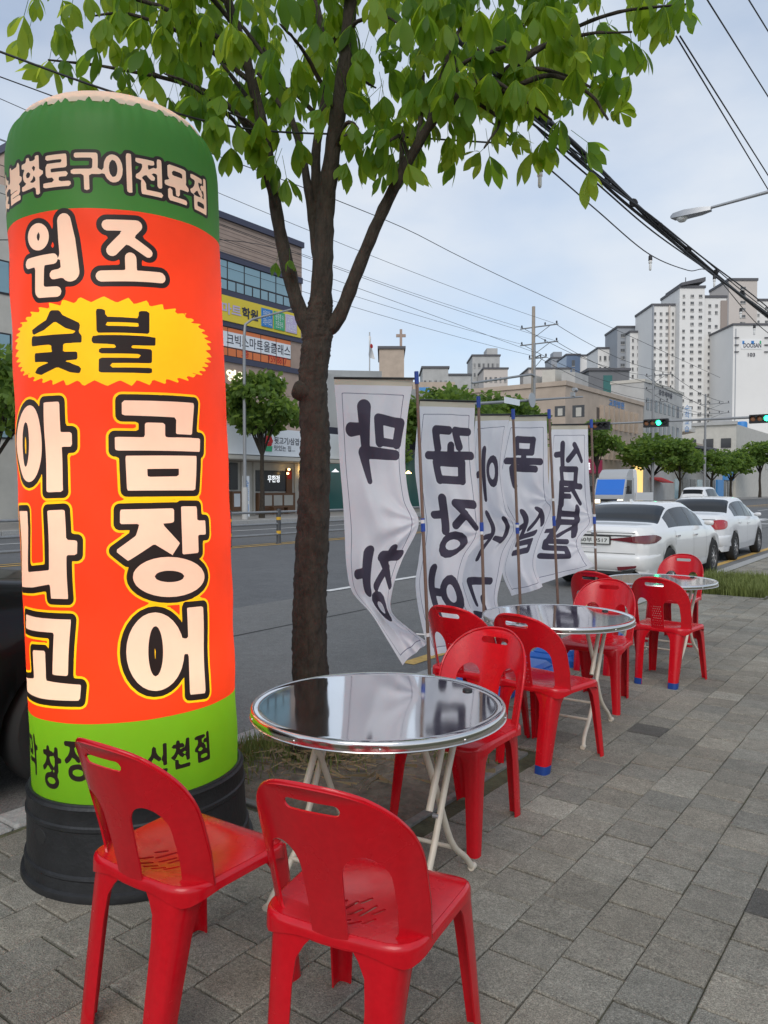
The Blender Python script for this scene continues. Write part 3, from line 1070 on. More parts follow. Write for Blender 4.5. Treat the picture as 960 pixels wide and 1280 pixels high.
# ------------------------------------------------------------------ round stainless tables on folding legs
m_mirror = mat('polished_steel', (0.78, 0.79, 0.81), 0.045, 1.0, rvar=(3, 0.03, 0.085), bump=(2.2, 0.012))
m_rim = mat('brushed_steel_rim', (0.72, 0.70, 0.68), 0.16, 1.0)
m_cream = mat('cream_enamel', (0.62, 0.55, 0.45), 0.38, var=(14, 0.12))
m_cap = mat('black_rubber_cap', (0.012, 0.012, 0.012), 0.45)
TR = .487
def table(label, x, y, rot, ang=0.0):
    t = thing('steel_table', label, 'table', (x, y, 0), R(rot), 'round steel tables on the pavement')
    b = MB(); b.lathe([(0, .7305), (.30, .7310), (.44, .7316), (.470, .7318), (.4735, .7330)], n=96); b.obj('mirror_top', m_mirror, t, 60)
    b = MB()
    b.lathe([(.473, .7328), (.4755, .7352), (.4785, .7358), (.482, .7348), (.4850, .731), (.4865, .722), (.4865, .704), (.484, .699), (.478, .699), (.476, .705), (.30, .712), (0, .712)], n=96)
    rim = b.obj('rim', m_rim, t, 40)
    b = MB()
    for z in (.7015,):
        b.tube([(.4872 * math.cos(2 * PI * q / 72), .4872 * math.sin(2 * PI * q / 72), z) for q in range(72)], .0022, 5, close=True)
    b.obj('rim_bead', m_rim, rim, 60)
    for q in range(10):
        a = 2 * PI * q / 10 + .2
        b = MB(); M_ = Matrix.Rotation(a, 4, 'Z') @ Matrix.Translation((.4865, 0, .713))
        b.lathe([(0, .004), (.003, .0035), (.0048, .001), (.005, 0)], n=8)
        obj('rivet', mk('rivet', [M_ @ Vector((v[2], v[0], v[1])) for v in b.V], b.F, m_rim, smooth=60), rim)
    b = MB(); a = R(62 - rot)
    b.lathe([(.020, .7315), (.021, .7365), (.017, .7395), (0, .740)], (.40 * math.cos(a), .40 * math.sin(a), 0), 18)
    b.obj('edge_plug', m_cap, t, 40)
    # two crossing tube frames; feet at (+-hx, -hy) and (+-hx, +hy)
    hx, hy = .275, .29
    for s in (1, -1):
        w = hx if s > 0 else hx - .028
        top_y, foot_y = s * .165, -s * hy
        fr = None
        for sx in (-1, 1):
            P = [(sx * w, top_y, .705), (sx * w, top_y * .72 + foot_y * .28, .50), (sx * w, top_y * .36 + foot_y * .64, .20), (sx * w * 1.02, foot_y * .93, .07), (sx * w * 1.05, foot_y * 1.10, .012)]
            P = catmull(P, 5)
            b = MB(); b.tube(P, .0125, 10)
            l = b.obj('leg', m_cream, t, 50)
            b = MB(); b.tube([Vector(P[-1]) + Vector((0, s * .012, .002)), Vector(P[-1]) + Vector((0, -s * .018, -.001))], .0145, 10); b.obj('foot_cap', m_cream, l, 50)
        b = MB(); b.tube([(-w, top_y, .703), (w, top_y, .703)], .0115, 8); b.obj('top_bar', m_cream, t, 50)
        zc = .14
        k = (.705 - zc) / .705
        yc = top_y + (foot_y - top_y) * k * .97
        b = MB(); b.tube([(-w, yc, zc), (w, yc, zc)], .009, 8); b.obj('cross_bar', m_cream, t, 50)
    for sx in (-1, 1):
        # hinge brace that locks the frames
        b = MB(); b.tube([(sx * (hx - .012), .04, .655), (sx * (hx - .010), -.105, .40)], .0135, 10); b.obj('locking_brace', m_cream, t, 50)
        b = MB(); b.lathe([(0, -.012), (.009, -.011), (.009, .011), (0, .012)], (sx * (hx - .012), -.045, .36), 10, axis='X'); b.obj('pivot_bolt', m_steel, t, 40)
table('large round steel table on cream folding legs beside the glowing pillar sign', -1.765, 2.35, 8)
table('round steel table between the other two, under the row of banners', -2.06, 4.68, 3)
table('round steel table nearest to the parked white cars', -2.13, 7.10, -4)
# ------------------------------------------------------------------ street banners on poles, printed side away from us
m_cloth = mat('banner_cloth', (0.90, 0.89, 0.925), 0.8, spec=0.15, var=(7, 0.03), transl=0.42, bump=(26, 0.06))
m_ink = mat('banner_ink', (0.065, 0.055, 0.085), 0.85, transl=0.15)
m_bord = mat('banner_border', (0.20, 0.19, 0.27), 0.85, transl=0.15)
m_sleeve = mat('banner_sleeve', (0.66, 0.60, 0.48), 0.8, transl=0.3)
m_polem = mat('brown_pole', (0.20, 0.13, 0.10), 0.4, 0.3, var=(6, 0.2))
m_bluetape = mat('pole_blue_tape', (0.015, 0.06, 0.34), 0.4)
m_blue = mat('blue_plastic', (0.012, 0.10, 0.42), 0.38, var=(5, 0.12))
m_tie = mat('white_tie', (0.7, 0.7, 0.7), 0.6)
B = .074
GL = {
 '막': [([(.10, .80), (.14, .50)], B), ([(.10, .80), (.46, .84)], B), ([(.46, .84), (.43, .52)], B), ([(.14, .50), (.43, .53)], B * .8), ([(.70, .99), (.68, .42)], [B * 1.5, B]), ([(.70, .70), (.92, .68)], [B, B * 1.3]), ([(.16, .34), (.72, .38), (.64, -.02)], [B, B * 1.2, B * .6])],
 '창': [([(.10, .90), (.45, .92)], B), ([(.28, 1.0), (.28, .90)], B), ([(.42, .90), (.08, .48)], [B, B * .6]), ([(.28, .72), (.46, .50)], B), ([(.72, 1.0), (.70, .45)], B * 1.3), ([(.72, .72), (.92, .70)], B), ([(.45 + .2 * math.cos(t), .18 + .18 * math.sin(t)) for t in np.linspace(0, 6.4, 14)], B)],
 '꼼': [([(.10, .90), (.38, .92), (.28, .64)], B), ([(.52, .92), (.82, .94), (.74, .62)], B), ([(.46, .66), (.46, .50)], B), ([(.05, .48), (.95, .50)], B), ([(.24, .36), (.27, .04)], B), ([(.24, .36), (.78, .38), (.74, .06)], B), ([(.27, .05), (.74, .07)], B)],
 '장': [([(.10, .90), (.48, .92), (.08, .52)], [B, B, B * .7]), ([(.30, .74), (.50, .54)], B), ([(.74, 1.0), (.72, .44)], B * 1.2), ([(.74, .72), (.95, .70)], B), ([(.48 + .24 * math.cos(t), .18 + .18 * math.sin(t)) for t in np.linspace(0, 6.4, 14)], B)],
 '어': [([(.28 + .20 * math.cos(t), .55 + .26 * math.sin(t)) for t in np.linspace(0, 6.4, 16)], B * 1.1), ([(.50, .56), (.74, .58)], B), ([(.78, 1.0), (.76, .0)], [B * 1.4, B * .8])],
 '아': [([(.26 + .19 * math.cos(t), .55 + .25 * math.sin(t)) for t in np.linspace(0, 6.4, 16)], B), ([(.66, 1.0), (.64, .0)], [B * 1.4, B * .8]), ([(.66, .55), (.90, .53)], B)],
 '나': [([(.14, .88), (.16, .42), (.52, .50)], [B * 1.2, B, B * .7]), ([(.70, 1.0), (.66, .0)], [B * 1.4, B * .8]), ([(.70, .56), (.95, .54)], B)],
 '고': [([(.12, .86), (.82, .88), (.72, .42)], [B, B * 1.1, B * .8]), ([(.42, .52), (.42, .24)], B), ([(.04, .16), (.96, .20)], B)],
 '목': [([(.24, .95), (.28, .68)], B), ([(.24, .95), (.76, .96), (.72, .68)], B), ([(.28, .68), (.72, .69)], B), ([(.50, .66), (.50, .52)], B), ([(.04, .48), (.96, .50)], B), ([(.18, .32), (.78, .35), (.70, -.02)], B)],
 '살': [([(.30, .98), (.06, .56)], [B, B * .7]), ([(.28, .82), (.50, .60)], B), ([(.72, 1.0), (.70, .52)], B * 1.2), ([(.72, .76), (.95, .74)], B), ([(.20, .42), (.76, .44), (.74, .28), (.22, .25), (.22, .06), (.80, .08)], B * .9)],
 '삼': [([(.30, .98), (.06, .58)], [B, B * .7]), ([(.28, .84), (.50, .62)], B), ([(.72, 1.0), (.70, .50)], B * 1.2), ([(.72, .76), (.95, .74)], B), ([(.24, .38), (.26, .03)], B), ([(.24, .38), (.76, .40), (.73, .05)], B), ([(.26, .03), (.73, .05)], B)],
 '겹': [([(.08, .92), (.44, .94), (.12, .52)], [B, B, B * .7]), ([(.48, .84), (.70, .84)], B * .9), ([(.48, .68), (.70, .68)], B * .9), ([(.76, 1.0), (.74, .46)], B * 1.2), ([(.24, .42), (.26, .03)], B), ([(.76, .42), (.73, .05)], B), ([(.26, .24), (.74, .25)], B), ([(.26, .03), (.73, .05)], B)],
}
K6 = lambda X, Y: (400 + X / 2.595, 450 + Y / 2.595)
def banner(label, pole_top, pole_bot, rows, zl, word, first, size, gap, ties, ucent=.5, ph=0.0):
    """rows: (left, right) outline points in crop pixels from top to bottom"""
    px0, py0 = K6(*pole_top); px1, py1 = K6(*pole_bot)
    base = onX(px1, 700, -2.85); base.z = 0
    Zp = (base - EYE).dot(FWD)
    top = at(px0, py0, Zp)
    t = thing('banner_flag', label, 'banner', tuple(base), 0, 'white banners on poles along the kerb')
    axis = top - base
    b = MB(); b.tube([Vector((0, 0, .02)), axis * .5, axis], [.0125, .012, .011], 10); pole = b.obj('pole', m_polem, t, 50)
    L = axis.length; ax = axis.normalized()
    for s, l in ((L - .02, .085), (L * .56, .09)):
        b = MB(); b.tube([ax * (s - l / 2), ax * (s + l / 2)], .0155, 10); b.obj('blue_tape', m_bluetape, pole, 50)
    # water filled foot
    b = MB()
    b.cbox(-.235, .235, -.235, .235, .0, .085, .03); b.cbox(-.19, .19, -.19, .19, .083, .125, .03)
    b.lathe([(.045, .12), (.04, .19), (.022, .20), (.0125, .20)], n=14)
    b.obj('weighted_foot', m_blue, t, 35)
    # cloth
    nr = len(rows)
    Lp = [at(*K6(*r[0]), Zp + zl) - base for r in rows]
    Rp = [at(*K6(*r[1]), Zp + .025) - base for r in rows]
    Lc = np.array(catmull(Lp, 14)); Rc = np.array(catmull(Rp, 14))
    mid = (Lc + Rc) / 2
    arc = np.concatenate([[0], np.cumsum(np.linalg.norm(np.diff((Lc * .5 + Rc * .5), axis=0), axis=1))])
    H, W = arc[-1], .58
    nu, nv = 84, int(84 * H / W)
    U, V_ = np.linspace(0, W, nu + 1), np.linspace(0, H, nv + 1)
    X, Y = np.meshgrid(U, V_)
    ink = np.full(X.shape, 9.0)
    v = first
    for ch in word:
        for P, r in GL[ch]:
            Q = [(ucent * W + (0.5 - p[0]) * size, v + (1 - p[1]) * size) for p in P]      # mirrored: seen from behind
            rr = [x * size for x in r] if hasattr(r, '__len__') else r * size
            ink = np.minimum(ink, sd_line(Q, rr, X, Y))
        v += size + gap
    e = np.minimum(np.minimum(X, W - X), np.minimum(Y - .055, H - Y))
    bord = np.minimum(np.abs(e - .045) - .0030, np.abs(e - .056) - .0014)
    bord = np.where(X > W * .97, 9, bord)
    sleeve = Y - .048
    pts, F, I = layered(U, V_, [(sleeve, 3), (ink, 1), (bord, 2)], 0)
    nrm = FWD.cross(Vector((0, 0, 1))).cross(Vector((0, 0, 1)))
    view = np.array(-FWD)
    A = np.array(pts); u, w = A[:, 0], A[:, 1]; f = u / W
    l = np.stack([np.interp(w, arc, Lc[:, k]) for k in range(3)], 1)
    r = np.stack([np.interp(w, arc, Rc[:, k]) for k in range(3)], 1)
    free = np.sin(PI * f) * np.minimum(1, w / .25)
    a = .05 * np.sin(5.2 * w + 3.0 * f + ph) + .026 * np.sin(11 * w - 6 * f + ph * 2) + .022 * np.sin(11 * f + 4 * w + ph) + .007 * np.sin(23 * f - 9 * w + ph) + .05 * np.sin(2.2 * w + ph)
    for (tw, s_) in ties:       # creases fan out from the ties
        d = np.hypot((w - tw), (1 - f) * W)
        ang = np.arctan2(w - tw, (1 - f) * W + 1e-4)
        a = a + s_ * .024 * np.sin(ang * 9 + ph) * np.exp(-((d - .14) / .18) ** 2)
    out = [tuple(p) for p in (l + (r - l) * f[:, None] + view[None, :] * (a * free)[:, None])]
    obj('cloth', mk('cloth', out, F, [m_cloth, m_ink, m_bord, m_sleeve], I, smooth=70), t)
    b = MB(); b.tube([Lp[0] + Vector((0, 0, .0)), top - base + Vector((0, 0, Rp[0].z - (top - base).z))], .008, 8); b.obj('top_rod', m_cap, t, 50)
    for (tw, s_) in ties:
        r = Vector([float(np.interp(tw, arc, Rc[:, k])) for k in range(3)])
        k = min(max((r.z) / axis.z, 0), 1)
        b = MB(); b.tube([r, axis * k], .006, 6); b.tube([axis * k - ax * .012, axis * k + ax * .012], .0165, 8); b.obj('tie', m_tie, t, 50)
    return t
banner('wide white banner with one big mirrored syllable, its foot twisted round the pole', (313, 48), (362, 980),
       [((45, 58), (303, 62)), ((55, 180), (283, 190)), ((64, 330), (276, 330)), ((74, 450), (290, 450)), ((80, 560), (320, 533)), ((86, 670), (266, 650)), ((105, 752), (236, 742)), ((165, 822), (232, 815)), ((215, 902), (285, 868)), ((268, 990), (352, 918))],
       -.0 + .06, '막창', .20, .50, .50, [(1.02, 1), (1.9, 1)], .56, .3)
banner('white banner with three dark mirrored syllables, second in the row of banners', (514, 128), (540, 790),
       [((325, 130), (503, 136)), ((312, 250), (500, 250)), ((308, 350), (505, 350)), ((320, 450), (516, 450)), ((330, 550), (524, 566)), ((320, 650), (480, 640)), ((310, 720), (462, 720)), ((318, 800), (480, 790)), ((340, 900), (530, 870)), ((360, 960), (545, 930))],
       .30, '꼼장어', .20, .45, .12, [(1.02, 1), (1.9, 1)], .58, 1.4)
banner('white banner hemmed in by its neighbours, third in the row of banners', (626, 168), (660, 772),
       [((505, 178), (617, 178)), ((497, 280), (600, 262)), ((492, 380), (592, 360)), ((500, 480), (610, 480)), ((518, 560), (642, 546)), ((478, 622), (606, 622)), ((448, 700), (592, 690)), ((470, 780), (575, 775)), ((500, 850), (590, 840))],
       .28, '아나고', .30, .42, .14, [(.98, 1)], .5, 2.2)
banner('white banner with tightly pinched middle, fourth in the row of banners', (743, 168), (782, 770),
       [((617, 182), (735, 180)), ((594, 280), (738, 280)), ((576, 380), (740, 380)), ((592, 470), (748, 450)), ((626, 548), (762, 480)), ((603, 625), (715, 590)), ((592, 690), (700, 665)), ((622, 765), (722, 735))],
       .28, '목살', .20, .44, .26, [(.82, 1)], .5, 3.3)
banner('white banner blown out sideways at its lower end, last before the parked cars', (880, 200), (905, 690),
       [((752, 210), (869, 209)), ((746, 300), (870, 300)), ((742, 400), (874, 400)), ((736, 480), (882, 490)), ((716, 535), (888, 530)), ((682, 585), (846, 585)), ((652, 650), (866, 640)), ((640, 745), (893, 668))],
       .26, '삼겹살', .20, .42, -.02, [(.92, 1), (1.3, 1)], .5, 4.4)
# ------------------------------------------------------------------ the street tree on the pavement
m_bark = mat('bark', (0.042, 0.033, 0.024), 0.95, var=(22, 0.55, (1, 1, .4)), bump=(55, 1.0, (1, 1, .35)))
def leafmat(name, c1_, c2_):
    m = mat(name, c1_, 0.5, spec=0.25, var=(5, 0.3), transl=0.56)
    nt = m.node_tree
    tr = [n for n in nt.nodes if n.bl_idname == 'ShaderNodeBsdfTranslucent'][0]
    for l in list(tr.inputs['Color'].links): nt.links.remove(l)
    tr.inputs['Color'].default_value = (*c2_, 1)
    return m
m_leaf = leafmat('chestnut_leaf', (0.085, 0.17, 0.022), (0.50, 0.66, 0.045))
m_leaf2 = leafmat('chestnut_leaf_dark', (0.055, 0.125, 0.022), (0.36, 0.56, 0.04))
m_leaf3 = leafmat('chestnut_leaf_young', (0.12, 0.22, 0.03), (0.62, 0.74, 0.07))
TB = Vector((-2.96, 3.36, 0))
tree = thing('street_tree', 'young chestnut tree with brown forked trunk and hanging five-fingered leaves beside the pillar sign', 'tree', tuple(TB))
TZ = (TB - EYE).dot(FWD)
def tp(px, py, dz=0.0): return at(px, py, TZ + dz) - TB
def limb(name, pts, radii, n=10, sub=6, parent=None):
    P = catmull([tuple(p) for p in pts], sub)
    rr = catmull([(r,) for r in radii], sub)
    rad = []
    for i, r in enumerate(rr): rad.append(float(r[0]) * (1 + (.02 if n > 15 else .05) * math.sin(i * (.7 if n > 15 else 2.3)) + (.004 if n > 15 else .012) * math.sin(i * 5.1)))
    b = MB(); b.tube([Vector(p) for p in P], rad, n)
    am = .0028 if n > 15 else .0015
    V = [(v[0] + rng.normal(0, am), v[1] + rng.normal(0, am), v[2]) for v in b.V]
    obj(name, mk(name, V, b.F, m_bark, smooth=70), parent or tree)
    return [Vector(p) for p in P]
trunk = limb('trunk', [tp(395, 965), tp(391, 925), tp(388, 850), tp(387, 760), tp(391, 660), tp(394, 560), tp(391, 480), tp(397, 420), tp(401, 375)], [.165, .120, .105, .099, .095, .087, .083, .086, .068], 28, 22)
# pruning knot
b = MB(); b.lathe([(.056, -.05), (.060, .0), (.054, .035), (.038, .050), (.02, .044), (0, .040)], n=16)
kp = tp(377, 489, -.03); dr = (RGT * -1 + Vector((0, 0, .35))).normalized()
q = Vector((0, 0, 1)).rotation_difference(dr)
obj('pruning_knot', mk('pruning_knot', [kp + q @ Vector(v) for v in b.V], b.F, m_bark, smooth=60), tree)
LB = []
LB.append(limb('limb', [tp(392, 420), tp(372, 380, .02), tp(352, 300, .05), (tp(338, 215, .06)), tp(322, 130, .05), tp(300, 50, 0), tp(272, -40, -.1), tp(250, -120, -.2)], [.056, .044, .040, .036, .032, .028, .024, .018]))
LB.append(limb('limb', [tp(401, 385), tp(404, 320, 0), tp(408, 250), tp(420, 160, -.05), tp(432, 70, -.1), tp(440, -20, -.15), tp(446, -110, -.2)], [.068, .060, .053, .047, .041, .035, .028]))
LB.append(limb('limb', [tp(404, 330), tp(398, 260, .06), tp(395, 190, .10), tp(408, 110, .16), tp(402, 40, .22), tp(385, -50, .3)], [.05, .032, .028, .026, .022, .016]))
LB.append(limb('limb', [tp(404, 415), tp(424, 395, -.02), tp(452, 325, -.06), tp(485, 250, -.10), tp(517, 190, -.14), tp(552, 138, -.18), tp(600, 113, -.25), tp(665, 118, -.35)], [.056, .042, .037, .033, .029, .025, .019, .011]))
LB.append(limb('limb', [tp(404, 352, .0), tp(391, 275, .05), tp(380, 205, .12), tp(368, 160, .18), tp(352, 110, .3), tp(330, 60, .4)], [.05, .03, .024, .02, .016, .01]))
def anylimb(): return LB[random.randrange(len(LB))]
# boughs: (limb index, position along it, end pixel, end depth offset)
BO = [(0, .42, (205, 92), -.35), (0, .46, (150, 70), .2), (0, .5, (60, 75), -.3), (0, .62, (110, 20), .1), (0, .7, (45, -10), .25), (0, .55, (240, 60), .5), (0, .8, (190, -20), .6), (0, .75, (130, -60), -.5), (0, .35, (285, 140), -.25),
      (1, .55, (350, 30), -.6), (1, .7, (500, 30), -.5), (1, .8, (470, -40), .3), (1, .6, (470, 110), .35), (2, .5, (330, 120), .4), (2, .7, (440, 60), .7), (4, .6, (300, 80), .7), (4, .9, (260, 20), .9),
      (3, .72, (620, 60), -.5), (3, .78, (700, 60), -.3), (3, .8, (690, 150), -.5), (3, .74, (560, 60), .3), (3, .9, (740, 110), -.4), (3, .85, (660, 30), .3), (3, .88, (790, 40), -.4), (3, .86, (860, 5), -.35), (3, .6, (530, 90), .5), (3, .66, (600, 10), .6), (3, .95, (760, 150), -.5), (3, .9, (605, 185), -.45), (3, .55, (480, 180), -.3), (1, .45, (430, 170), -.35), (3, .8, (720, -20), .2), (1, .9, (560, -40), .1), (3, .5, (505, 150), .35), (1, .85, (640, -50), -.2)]
tips = []
for (li, f, (ex, ey), dz) in BO:
    P = LB[li]; a = P[int(f * (len(P) - 1))]; e = tp(ex, ey, dz)
    m1 = a.lerp(e, .35) + Vector((rng.normal(0, .05), rng.normal(0, .05), .12)); m2 = a.lerp(e, .72) + Vector((rng.normal(0, .04), rng.normal(0, .04), .08))
    Q = limb('bough', [a, m1, m2, e], [.016, .012, .009, .005], 6, 6)
    tips.append(Q)
# one compound leaf: five to seven leaflets hanging from a stalk
def leaf_mesh(seed, n):
    r = np.random.default_rng(seed)
    V, F, I = [], [], []
    # stalk upwards
    sl = r.uniform(.10, .16)
    k = len(V)
    V += [(-.0018, 0, 0), (.0018, 0, 0), (.0014, .02, sl), (-.0014, .02, sl), (0, .0025, 0), (0, .0225, sl)]
    F += [(k, k + 1, k + 2, k + 3), (k + 1, k + 4, k + 5, k + 2), (k + 4, k, k + 3, k + 5)]; I += [1] * 3
    for q in range(n):
        u = (q - (n - 1) / 2) / ((n - 1) / 2)
        az = u * R(125) + r.normal(0, .12)
        L = (.198 - .055 * abs(u) ** 1.3) * r.uniform(.88, 1.1)
        wd = L * r.uniform(.165, .20)
        d0, d1 = r.uniform(.55, .95), r.uniform(1.15, 1.45)
        d = np.array([math.sin(az), math.cos(az), 0]); s = np.array([math.cos(az), -math.sin(az), 0])
        tw = r.normal(0, .25)
        p = np.zeros(3); rows = []; pt = 0
        for (t, w) in ((0, .05), (.12, .20), (.28, .52), (.45, .84), (.60, 1.0), (.73, .93), (.85, .62), (.94, .26), (1.0, .0)):
            a_ = d0 + (d1 - d0) * min(1, t * 1.5)
            p = p + (d * math.cos(a_) + np.array([0, 0, -math.sin(a_)])) * (t - pt) * L
            pt = t
            nr = d * math.sin(a_) + np.array([0, 0, math.cos(a_)])
            s2 = s * math.cos(tw * t) + nr * math.sin(tw * t)
            rows.append((p - s2 * w * wd + nr * w * wd * .16, p, p + s2 * w * wd + nr * w * wd * .16))
        k = len(V)
        for (a, m_, c) in rows: V += [tuple(a), tuple(m_), tuple(c)]
        for i in range(len(rows) - 1):
            for j in range(2):
                F.append((k + i * 3 + j, k + i * 3 + j + 1, k + i * 3 + 4 + j, k + i * 3 + 3 + j)); I.append(0)
    return V, F, I
LM = []
for sd in range(8):
    V, F, I = leaf_mesh(sd, 5 if sd % 3 else 7)
    LM.append((V, F, I))
leaf_me = [mk('leaf', V, F, [(m_leaf, m_leaf2, m_leaf3)[i % 3], m_leaf2], I, smooth=80) for i, (V, F, I) in enumerate(LM)]
# where the leaves hang: fringe spots read from the picture, then along every bough
FR = [(35, 45), (60, 85), (100, 95), (75, 30), (120, 60), (150, 85), (190, 95), (235, 115), (262, 150), (150, 10), (200, 30), (250, 40), (280, 90), (300, 120), (325, 170), (345, 205), (365, 120), (372, 175), (440, 165), (452, 195), (470, 150), (480, 120), (455, 60), (520, 185), (560, 170), (510, 205), (545, 95), (585, 150), (600, 190), (565, 195), (612, 195), (620, 150), (645, 165), (680, 175), (665, 190), (700, 150), (715, 100), (745, 125), (775, 140), (770, 90), (800, 60), (820, 20), (855, 15), (845, -5), (790, 15), (740, 40), (690, 40), (650, 60), (610, 50), (560, 30), (500, 60), (440, 30), (400, 60), (340, 60), (300, 30), (265, 165), (225, 75), (175, 60), (215, 10), (30, 20), (90, 5), (480, 225 - 60), (535, 150), (640, 110), (590, 90), (725, 70), (670, 90)]
spots = []
for (x, y) in FR:
    spots.append((tp(x, y, rng.uniform(-.55, .25)), 1.0))
for Q in tips:
    n = len(Q)
    for k in range(7):
        i = int(n * rng.uniform(.25, 1.0)) % n
        spots.append((Q[i] + Vector((rng.normal(0, .13), rng.normal(0, .13), rng.normal(-.02, .10))), rng.uniform(.75, 1.05)))
for Q in LB:
    for k in range(5):
        i = int(len(Q) * rng.uniform(.62, 1.0)) % len(Q)
        spots.append((Q[i] + Vector((rng.normal(0, .16), rng.normal(0, .16), rng.normal(0, .12))), .8))
spots.append((tp(362, 325, -.05), .55)); spots.append((tp(345, 328, -.05), .5))
extra = []
for k in range(300):
    px, py = rng.uniform(20, 860), rng.uniform(-330, 40)
    if px < 120 and py > 20: continue
    extra.append((tp(px, py, rng.uniform(-.9, 1.0)), rng.uniform(.8, 1.1)))
for k in range(95):
    extra.append((tp(rng.uniform(200, 770), rng.uniform(0, 130), rng.uniform(.3, 1.1)), rng.uniform(.8, 1.0)))
def leaf_rot(): return (rng.normal(0, .28), rng.normal(0, .28), rng.uniform(0, 2 * PI))
parts = spots[:298]
for (p, s) in parts:
    o = obj('leaf', leaf_me[random.randrange(8)], tree)
    o.location = p; o.rotation_euler = leaf_rot(); o.scale = (s,) * 3
b = MB()
for (p, s) in spots[298:] + extra:
    V, F, I = LM[random.randrange(8)]
    E_ = Matrix.Translation(p) @ (Matrix.Rotation(rng.uniform(0, 6.28), 4, 'Z') @ Matrix.Rotation(rng.normal(0, .28), 4, 'X')) @ Matrix.Scale(s, 4)
    b.add([E_ @ Vector(v) for v in V], F, 0)
    b.I[-len(F):] = [int(rng.integers(0, 3))] * len(F)
tag(b.obj('upper_foliage', [m_leaf, m_leaf2, m_leaf3], tree, 80), kind='stuff')
# ------------------------------------------------------------------ cars
m_white = mat('pearl_white_paint', (0.74, 0.74, 0.73), 0.28, coat=1.0, var=(2, 0.02))
m_white2 = mat('white_paint', (0.70, 0.71, 0.72), 0.35, coat=0.7)
m_blackp = mat('black_paint', (0.004, 0.004, 0.005), 0.3, spec=0.2, coat=0.25)
m_glass = mat('car_glass', (0.012, 0.014, 0.016), 0.05, spec=0.15)
m_tyre = mat('tyre', (0.018, 0.018, 0.018), 0.85)
m_rimm = mat('alloy', (0.45, 0.45, 0.46), 0.3, 0.9)
m_under = mat('underbody', (0.012, 0.012, 0.012), 0.9)
m_tail = mat('tail_lamp', (0.40, 0.008, 0.012), 0.12, coat=1.0)
m_tail2 = mat('tail_lamp_smoked', (0.13, 0.008, 0.014), 0.12, coat=1.0)
m_chrome = mat('chrome', (0.7, 0.7, 0.72), 0.12, 1.0)
m_plate = mat('plate_white', (0.68, 0.69, 0.66), 0.4)
m_platei = mat('plate_ink', (0.02, 0.02, 0.025), 0.6)
m_trim = mat('black_trim', (0.02, 0.02, 0.02), 0.4)
m_lens = mat('head_lamp', (0.8, 0.8, 0.78), 0.1, emit=((1, .82, .5), 2.5))
